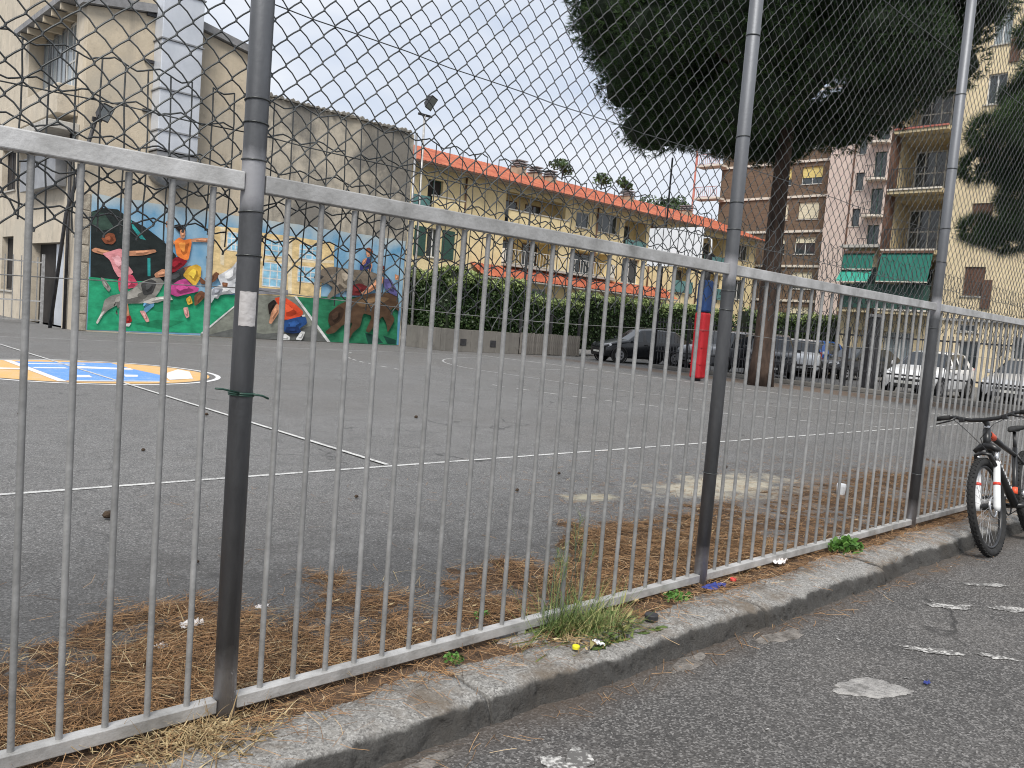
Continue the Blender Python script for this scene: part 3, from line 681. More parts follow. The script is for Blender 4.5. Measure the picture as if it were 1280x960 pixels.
# covered balcony on the side, canopy, doors
window(school, 'x', 8.3, 28.75,31.3,7.4,9.8,.0,M_WFRAME,M_GLASSL,4,sill=False,rows=2); window(school, 'x', 8.3, 31.4,34.1,7.4,9.8,.0,M_DUCTG,M_GLASSL,5,sill=False)
MB().box((7.2,28.2,6.45),(7.795,34.8,7.33)).build('balcony_parapet', M_CREAMS, school, bevel=.02)
for i in range(6): MB().box((7.4,28.9+i*.95,9.66),(8.2,29.02+i*.95,9.845)).build('soffit_beam', M_BEIGE, school)
MB().box((6.9,28.0,5.95),(7.794,35.0,6.2)).build('canopy', M_STONE, school, bevel=.02)
MB().box((7.45,29.1,4.4),(7.795,33.3,5.5)).build('shutter_box', M_DUCTG, school, bevel=.02)
window(school,'x',7.8,35.5,37.6,4.7,6.3,.25,M_IRON,M_DARKIN,3,sill=True); window(school,'x',7.8,35.5,37.2,1.0,3.0,.25,M_IRON,M_DARKIN,2)
MB().box((8.08,29.12,.01),(8.14,31.0,2.68)).build('door', M_DUCT, school); MB().box((8.09,31.02,.01),(8.14,32.98,2.68)).build('door', M_DARKIN, school)
MB().tube([(7.72,28.5,0),(7.72,28.5,6)], .05, 8).build('downpipe', M_IRON, school, smooth=True)
M_QUOIN = mat('rough quoin stone', (.24,.21,.17), (.42,.38,.31), 5, .95, .8, 30)
for i in range(8):
    z = i*.52; MB().box((7.76+random.uniform(0,.02),27.545+random.uniform(0,.02),z+.012),(8.08+random.uniform(-.03,.0),27.597,z+.508)).build('quoin', M_QUOIN, school, bevel=.02)
MB().tube([(19.86,27.55,0),(19.86,27.55,8.4)], .05, 8).build('downpipe', M_DUCTG, school, smooth=True)
MB().tube([(13.3,27.55,8.9),(13.3,27.5,9.4)], .05, 8).build('downpipe', M_DUCTG, school, smooth=True)

# ---- picket gate beside the school
gate = empty('yard_gate', (5.0,31.0,0), 'pale steel yard gate with upright pickets beside the painted wall', 'gate')
pk = None
for i in range(22):
    x = 2.6+i*.235
    if pk is None:
        pk = MB().box((-.013,-.013,.08),(.013,.013,2.2)).build('picket', M_BAR, gate, world=False); pk.location = (x-5,0,0)
    else: copy_part(pk, gate, (x-5,0,0))
for z in (.12,.75,2.02): MB().box((2.5,30.985,z-.02),(7.72,31.03,z+.025)).build('gate_rail', M_ZINC, gate)
for x in (2.45,5.1,7.7): MB().box((x-.04,30.96,0),(x+.04,31.04,2.3)).build('gate_post', M_ZINC, gate)

# ---- leaning pole with floodlight, and the tall one at the wall's end
def floodlight(root, c, aim, s=.3):
    c = Vector(c); a = Vector(aim).normalized(); u = a.cross(Vector((0,0,1))).normalized(); w = u.cross(a)
    mb = MB(); vs=[]
    for d,k in ((0,1),(-.45,.55)):
        for p,q in ((-1,-1),(1,-1),(1,1),(-1,1)): vs.append(c + a*d*s + u*p*k*s*.75 + w*q*k*s*.6)
    mb.add(vs,[(0,1,2,3),(7,6,5,4),(0,4,5,1),(1,5,6,2),(2,6,7,3),(3,7,4,0)]); h = mb.build('lamp_head', M_IRON, root)
    MB().add([c+a*.004+u*p*s*.66+w*q*s*.5 for p,q in ((-1,-1),(1,-1),(1,1),(-1,1))],[(0,1,2,3)]).build('lamp_glass', M_GLASSL, h, fixn=False)
fl1 = empty('floodlight_pole', (7.9,28.6,0), 'dark leaning pole with floodlight in front of the beige wall corner', 'floodlight', 'court floodlights')
MB().tube([(7.35,28.6,0),(7.52,28.0,3.5),(7.95,27.0,6.25)], .055, 10).build('pole', M_IRON, fl1, smooth=True)
floodlight(fl1, (8.15,26.75,6.45), (.6,-.6,-.4), .42)
MB().box((7.85,26.95,6.2),(8.1,27.05,6.32)).build('bracket', M_IRON, fl1)
fl2 = empty('floodlight_pole', (20.15,27.3,0), 'tall slim pole with square floodlight at the end of the painted wall', 'floodlight', 'court floodlights')
MB().tube([(20.1,27.3,0),(20.0,27.3,9.1)], [.06,.045], 10).build('pole', M_ZINC, fl2, smooth=True)
floodlight(fl2, (20.15,27.1,9.55), (.5,-.75,-.55), .45); MB().box((19.7,27.26,9.05),(20.35,27.34,9.13)).build('bracket', M_IRON, fl2)

# ---- yellow three-storey house with tiled roof
M_YEL = plaster('yellow render', (.74,.615,.36), (.69,.57,.33), (.58,.48,.28), (.5,.8))
M_TILE = mat('orange roof tile', (.27,.065,.032), (.44,.14,.07), 1.2, .8, .3, 9, c3=(.36,.095,.048))
M_BROWNIN = mat('brown loggia wall', (.14,.10,.06), (.2,.145,.09), 2, .9)
house = empty('yellow_house', (46,40,0), 'long yellow house with orange tiled roof, loggias and chimneys behind the hedge', 'house')
HO = [(29.9,31.0,7.5,9.2,.3),(30.1,31.1,4.7,6.4,.25),(36.1,41.6,7.35,9.5,1.5),(36.1,41.2,4.95,6.7,1.5),(42.7,44.1,8.15,9.2,.2),(45.0,47.4,8.15,9.5,.5),(47.9,50.5,7.0,9.4,1.2),(51.2,53.2,8.0,9.4,.3),(54.5,56.8,7.0,9.4,1.2),(58.0,61.2,7.0,9.5,1.2),(63.0,64.8,8.1,9.4,.3),
      (42.6,46.6,4.95,6.6,1.0),(48.0,50.0,4.8,6.6,.3),(54.5,56.8,4.6,6.6,.8),(58.0,61.2,4.4,6.5,1.0),(39.0,40.4,2.6,3.6,.2),(43.0,44.4,2.6,3.6,.2),(63,64.8,4.7,6.4,.3)]
facade(house,'y',40,28.6,66,0,9.95,HO,M_YEL,'front_wall')
MB().add([(28.6,40,0),(28.6,52,0),(28.6,52,9.95),(28.6,40,9.95)],[(0,1,2,3)]).add([(66,40,0),(66,52,0),(66,52,9.95),(66,40,9.95)],[(3,2,1,0)]).build('end_wall', M_YEL, house, fixn=False)
window(house,'y',40,29.9,31.0,7.5,9.2,.25,M_SHUTG,M_DARKIN,2); window(house,'y',40,30.1,31.1,4.7,6.4,.2)
for a,b,z0,z1 in ((31.2,32.1,4.7,6.4),(29.15,29.95,4.7,6.4)): MB().box((a,39.93,z0),(b,39.985,z1)).build('shutter', M_SHUTG, house)
window(house,'y',40,42.7,44.1,8.15,9.2,.18); window(house,'y',40,45.0,47.4,8.15,9.5,.4,cols=3); window(house,'y',40,51.2,53.2,8.0,9.4,.25); window(house,'y',40,63,64.8,8.1,9.4,.25); window(house,'y',40,48,50,4.8,6.6,.25); window(house,'y',40,39,40.4,2.6,3.6,.18); window(house,'y',40,43,44.4,2.6,3.6,.18); window(house,'y',40,63,64.8,4.7,6.4,.25)
for a,b,z0,z1,d in ((37.0,38.4,7.4,9.2,1.5),(39.2,40.6,7.4,9.2,1.5),(37.0,38.4,5.0,6.6,1.5),(39.2,40.6,5.0,6.6,1.5),(48.3,49.9,7.05,9.1,1.2),(54.8,56.4,7.05,9.1,1.2),(58.5,60.5,7.05,9.1,1.2),(43.2,45.8,5.0,6.5,1.0),(54.8,56.4,4.65,6.4,.8),(58.5,60.5,4.45,6.3,1.0)): window(house,'y',40,a,b,z0,z1,d-.002,M_SHUT,M_GLASS,2,sill=False)
for a,b,z in ((36.1,41.6,7.35),(30.05,32.4,7.25)):
    MB().box((a,39.6,z-.12),(b,39.99,z)).box((a,39.6,z+.001),(b,39.72,z+.95)).build('balcony_parapet', M_YEL, house); MB().box((a-.04,39.56,z+.955),(b+.04,39.76,z+1.03)).build('parapet_cap', M_STONE, house)
for a,b,z in ((36.1,46.8,4.95),): railing(house,'y',40,a,b,z,z+.95,-.35,M_WFRAME,.28); MB().box((a,39.55,z-.15),(b,39.99,z)).build('balcony_slab', M_STONE, house)
M_TEAL = mat('teal glass balcony screen', (.08,.19,.19), (.12,.25,.25), 2, .3)
for a,b,z in ((28.7,30.0,7.2),(48.0,50.4,7.0),(54.5,56.8,7.0),(58.1,61.1,7.0),(54.5,56.8,4.6),(58.1,61.1,4.4)): MB().box((a,39.82,z+.02),(b,39.86,z+.95)).build('balcony_screen', M_TEAL, house)
for x in (32.7,44.8,51.0,57.4): MB().tube([(x,39.9,2),(x,39.9,9.7)], .06, 8).build('downpipe', M_SHUT, house, smooth=True)
def tiled(name, x0, x1, y0, z0, y1, z1, root, hip0=0, pitch=.27):
    """corrugated tile roof plane rising from the eave (y0,z0) to (y1,z1)"""
    n = int((x1-x0)/pitch)*4; rows = 12; vs=[]; fs=[]
    for j in range(rows+1):
        t = j/rows
        for i in range(n+1):
            x = x0+(x1-x0)*i/n; x = max(x, x0+hip0*t)
            vs.append((x, y0+(y1-y0)*t, z0+(z1-z0)*t + .045*abs(math.sin(math.pi*i/4))+ .012*math.sin(j*2.0)))
    for j in range(rows):
        for i in range(n): fs.append((j*(n+1)+i, j*(n+1)+i+1, (j+1)*(n+1)+i+1, (j+1)*(n+1)+i))
    return raw_mesh(name, vs, fs, M_TILE, root)
roof = tiled('roof', 28.0, 66.6, 39.1, 9.95, 45.5, 12.2, house, 4.5)
tiled('roof_return', 28.0, 66.6, 51.9, 9.95, 45.5, 12.2, house, 4.5)
MB().box((28.1,39.05,9.84),(66.6,39.16,9.96)).build('gutter', M_SHUT, house); MB().box((28.15,39.165,9.86),(66.5,39.99,9.93)).build('eave_soffit', M_STONE, house)
tiled('pent_roof', 33.5, 53.4, 38.6, 3.95, 39.98, 4.75, house); MB().box((33.5,38.62,3.86),(53.4,39.98,3.93)).build('pent_soffit', M_STONE, house)
MB().box((28.5,39.0,0),(53.4,39.4,.1)).build('plinth', M_STONE, house)
M_CHIM = mat('chimney render', (.30,.24,.17), (.42,.35,.26), 3, .9)
for x,y,w,h in ((40.3,43.6,.75,.2),(41.9,43.6,.6,-.1),(43.4,43.6,.6,-.1),(52.5,43.8,.65,.0),(60.5,43.8,.65,.1)):
    c = MB().box((x-w/2,y-.4,10.9),(x+w/2,y+.4,11.9+h*.55)).build('chimney', M_CHIM, house)
    for i in range(3): MB().box((x-w/2-.06,y-.46,11.95+h*.55+i*.17-.02),(x+w/2+.06,y+.46,11.95+h*.55+i*.17+.05)).build('chimney_cap', M_SLATE, c)
    MB().box((x-w/2+.1,y-.3,11.905+h*.55),(x+w/2-.1,y+.3,11.92+h*.55+.4)).build('flue', M_SLATE, c)

# ---- brown brick apartment block
M_BRICK = bpy.data.materials.new('brown brick'); M_BRICK.use_nodes = True
def _brick():
    t = M_BRICK.node_tree; N=t.nodes; K=t.links; b=N['Principled BSDF']; b.inputs['Roughness'].default_value=.85
    g=N.new('ShaderNodeNewGeometry'); mp_=N.new('ShaderNodeMapping'); mp_.inputs['Rotation'].default_value=(rad(90),0,rad(90)); K.new(g.outputs['Position'],mp_.inputs['Vector'])
    sx=N.new('ShaderNodeSeparateXYZ'); cx=N.new('ShaderNodeCombineXYZ'); K.new(g.outputs['Position'],sx.inputs['Vector'])
    ad=N.new('ShaderNodeMath'); ad.operation='ADD'; K.new(sx.outputs['X'],ad.inputs[0]); K.new(sx.outputs['Y'],ad.inputs[1]); K.new(ad.outputs[0],cx.inputs['X']); K.new(sx.outputs['Z'],cx.inputs['Y'])
    br=N.new('ShaderNodeTexBrick'); br.inputs['Color1'].default_value=(.105,.07,.046,1); br.inputs['Color2'].default_value=(.15,.10,.066,1); br.inputs['Mortar'].default_value=(.16,.115,.08,1)
    br.inputs['Scale'].default_value=1.0; br.inputs['Brick Width'].default_value=.5; br.inputs['Row Height'].default_value=.16; br.inputs['Mortar Size'].default_value=.012
    K.new(cx.outputs['Vector'],br.inputs['Vector']); K.new(br.outputs['Color'],b.inputs['Base Color'])
_brick()
M_COURSE = mat('cream string course', (.55,.50,.43), (.66,.61,.53), 2, .8)
brown = empty('brown_apartment_block', (68,40,0), 'brown brick apartment block with cream floor bands behind the pine trunk', 'apartment block')
BO = []
for k in range(6):
    z = 3.05+3*k
    BO += [(38.45,39.4,z,z+1.45),(35.6,37.5,z,z+1.5)]
BO = [(*o,.3) for o in BO]
facade(brown,'x',68,34.3,45.6,0,20.9,BO,M_BRICK,'front_wall')
MB().add([(68,45.6,0),(80,45.6,0),(80,45.6,20.9),(68,45.6,20.9)],[(0,1,2,3)]).add([(68,34.3,0),(80,34.3,0),(80,34.3,20.9),(68,34.3,20.9)],[(0,1,2,3)]).build('end_wall', M_BRICK, brown, fixn=False)
for i,o in enumerate(BO):
    big = o[1]-o[0]>1.2; k = i//2; bl = {4:.62,3:.95,2:.35,1:.5}.get(k,.4)
    window(brown,'x',68,*o[:4],.22,cols=2 if big else 1,blind=bl,bm=M_BLINDY if k in (4,) or (k==5) else M_BLIND)
for k in range(8): MB().box((67.88,34.25,1.92+3*k),(67.995,45.65,2.12+3*k)).build('string_course', M_COURSE, brown)
MB().box((67.5,34.0,20.901),(80,46,21.2)).build('roof_slab', M_COURSE, brown)
M_REDIRON = mat('red painted iron', (.34,.10,.075), (.45,.16,.12), 3, .6)
for k in range(6):
    z = 5.05+3*k
    if z<19:
        MB().box((66.6,45.0,z),(67.87,47.6,z+.18)).build('balcony_slab', M_COURSE, brown); railing(brown,'x',66.65,45.1,47.5,z+.18,z+1.15,.0,M_REDIRON,.2)
MB().tube([(66.6,47.6,0),(66.6,47.6,19)], .09, 8).build('corner_post', M_REDIRON, brown, smooth=True)

# ---- pink stair wing beside it
M_PINK = plaster('pink render', (.56,.46,.41), (.50,.42,.38), (.42,.35,.32), (.5,.8))
pink = empty('pink_apartment_block', (66,31.5,0), 'pale pink rendered apartment block with narrow windows and small curved balconies', 'apartment block')
PO = [(31.05,31.7,8.2+2.85*k-2.85*2,9.6+2.85*k-2.85*2,.3) for k in range(6)]
DO = [(29.35,30.3,9.0+2.85*k-2.85*2,11.1+2.85*k-2.85*2,.3) for k in range(6)]
facade(pink,'x',66,26,34.0,0,21.5,PO+DO,M_PINK,'front_wall')
MB().add([(66,34,0),(67.9,34,0),(67.9,34,21.5),(66,34,21.5)],[(0,1,2,3)]).add([(66,26,0),(78,26,0),(78,26,21.5),(66,26,21.5)],[(0,1,2,3)]).build('end_wall', M_PINK, pink, fixn=False)
for o in PO: window(pink,'x',66,*o[:4],.22,cols=1,fm=M_IRON)
for o in DO:
    window(pink,'x',66,*o[:4],.22,cols=2,fm=M_SHUTG,sill=False)
    MB().prism([(66.0-.002,29.0),(65.3,29.1),(65.05,29.6),(65.05,30.2),(65.3,30.6),(66-.002,30.7)],2,o[2]-.2,o[2]-.03).build('balcony_slab', M_COURSE, pink)
    railing(pink,'x',65.1,29.1,30.6,o[2]-.03,o[2]+.95,.0,M_IRON,.16)
MB().box((65.9,31.9,0),(65.995,32.0,21.4)).build('downpipe', M_SHUT, pink)

# ---- balcony building with green awnings and its cream side
M_CREAM = plaster('cream render', (.70,.585,.39), (.67,.56,.375), (.60,.50,.34), (.55,.85))
M_OCHRE = plaster('ochre balcony render', (.50,.42,.27), (.42,.35,.23), (.34,.28,.18), (.5,.75))
balc = empty('balcony_apartment_block', (42,16,0), 'cream apartment block with deep balconies and green awnings beside the parked cars', 'apartment block')
BAO = []
for k in range(5):
    z = 3.35+2.88*k
    BAO += [(15.75,18.0,z,z+2.45,1.5)]
GRD = [(16.4,17.9,0.02,2.3,.4),(18.5,19.2,.02,2.3,.3)]
facade(balc,'x',42,15.55,18.3,0,19,BAO+GRD[:1],M_OCHRE,'balcony_wall'); facade(balc,'x',42,18.302,20.2,0,6.4,GRD[1:],M_OCHRE,'low_wing_wall')
window(balc,'x',42,16.4,17.9,.02,2.3,.35,cols=2,gm=M_GLASSL,sill=False)
M_AWN = mat('green awning cloth', (.009,.12,.09), (.016,.165,.125), 2.5, .7, stretch=(1,1,.2))
M_AWNL = mat('light green awning cloth', (.02,.25,.18), (.035,.31,.23), 2.5, .7)
for k,o in enumerate(BAO):
    a,b,z0,z1 = o[:4]
    window(balc,'x',42,a+.15,b-.15,z0+.05,z1-.25,1.48,cols=4,gm=M_GLASS,sill=False,rows=2)
    MB().box((41.15,15.6,z0-.22),(41.995,18.1,z0-.02)).build('balcony_slab', M_OCHRE, balc); MB().box((41.1,15.58,z0-.06),(41.148,18.12,z0+.02)).build('slab_edge', M_REDIRON if k>2 else M_COURSE, balc)
    railing(balc,'x',41.2,15.65,18.05,z0,z0+1.0,0,M_IRON,.13)
def awning(y0,y1,zt,zb,out,m):
    mb = MB(); xs = [42-.01-(.02+out*t) for t in (0,.5,1)]
    vs=[]; n=9
    for i in range(n+1):
        y = y0+(y1-y0)*i/n
        for t in (0,.5,1): vs.append((41.1-.05-out*t, y, zt+(zb-zt)*t+.015*math.sin(i*2.2+t)))
    fs=[(i*3+k,(i+1)*3+k,(i+1)*3+k+1,i*3+k+1) for i in range(n) for k in range(2)]
    o = mb.add(vs,fs).build('awning', m, balc, fixn=False)
    MB().box((41.1-.08-out,y0,zb-.03),(41.1-.04-out,y1,zb+.02)).build('awning_bar', M_COURSE, o)
    MB().box((41.1-.12,y0,zt-.02),(41.095,y1,zt+.1)).build('awning_box', M_SHUT, o)
awning(15.6,18.0,6.05,4.65,.35,M_AWN); awning(18.35,19.9,6.05,5.25,.12,M_AWN); awning(18.35,19.95,5.2,4.6,.5,M_AWNL); awning(15.6,16.4,16.3,15.9,.4,M_AWNL)
mb = MB().box((41.12,15.6,3.36),(41.16,19.9,4.55)); mb.build('balcony_screen', M_SHUTG, balc)
MB().box((41.4,18.05,2.6),(41.99,18.29,17.5)).build('pier', M_SHUT, balc)
for k in range(1):
    z = 3.35+2.88*k; window(balc,'x',42,18.6,19.6,z+.1,z+2.1,-.0,cols=2,fm=M_SHUTG,sill=True)
    MB().box((41.2,18.4,z-.2),(41.99,20.1,z-.02)).build('balcony_slab', M_OCHRE, balc); railing(balc,'x',41.25,18.45,20.05,z,z+1.0,0,M_IRON,.16)
CRO = [(13.55,14.45,4.15,5.5,.2),(13.55,14.45,7.05,8.4,.2),(13.6,14.4,10.0,11.35,.2),(13.6,14.4,12.85,14.2,.2),(13.65,14.4,15.5,16.95,.2),(13.5,14.4,.05,2.1,.3),(13.6,14.4,2.5,2.85,.15),(11.4,12.1,.05,2.4,.3)]
for z in (4.15,7.05,10.0,12.85): CRO += [(9.6,10.6,z,z+1.4,.2),(6.2,7.2,z,z+1.4,.2)]
CRO += [(8,9.2,.05,2.3,.3)]
facade(balc,'x',41.9,2,15.545,0,21,CRO,M_CREAM,'cream_wall')
for i,o in enumerate(CRO):
    window(balc,'x',41.9,*o[:4],o[4]-.04,cols=1 if i in (5,6,7) else 2,fm=M_WFRAME,gm=(M_GLASSL if i in (4,) else M_GLASS),blind=.98 if i in (0,1,2) else None,bm=M_SHUT,sill=i not in (5,7))
for z in (3.6,14.6): MB().box((41.83,13.2,z),(41.895,13.6,z+1.3)).build('shutter', M_SHUT, balc)
MB().box((41.78,2,2.98),(41.895,15.54,3.1)).build('ledge', M_STONE, balc)
MB().add([(41.9,15.545,0),(42,15.55,0),(42,15.55,19),(41.9,15.545,19)],[(0,1,2,3)]).add([(42,18.3,6.4),(54,18.3,6.4),(54,18.3,19),(42,18.3,19)],[(0,1,2,3)]).add([(42,20.2,0),(54,20.2,0),(54,20.2,6.4),(42,20.2,6.4)],[(0,1,2,3)]).build('end_wall', M_CREAM, balc, fixn=False)
MB().box((41.5,2,21.001),(54,15.6,21.3)).box((41.3,15.61,19.001),(54,18.5,19.3)).build('roof_slab', M_STONE, balc)
MB().box((41.6,18.31,6.401),(54,20.4,6.55)).build('wing_roof', M_STONE, balc)
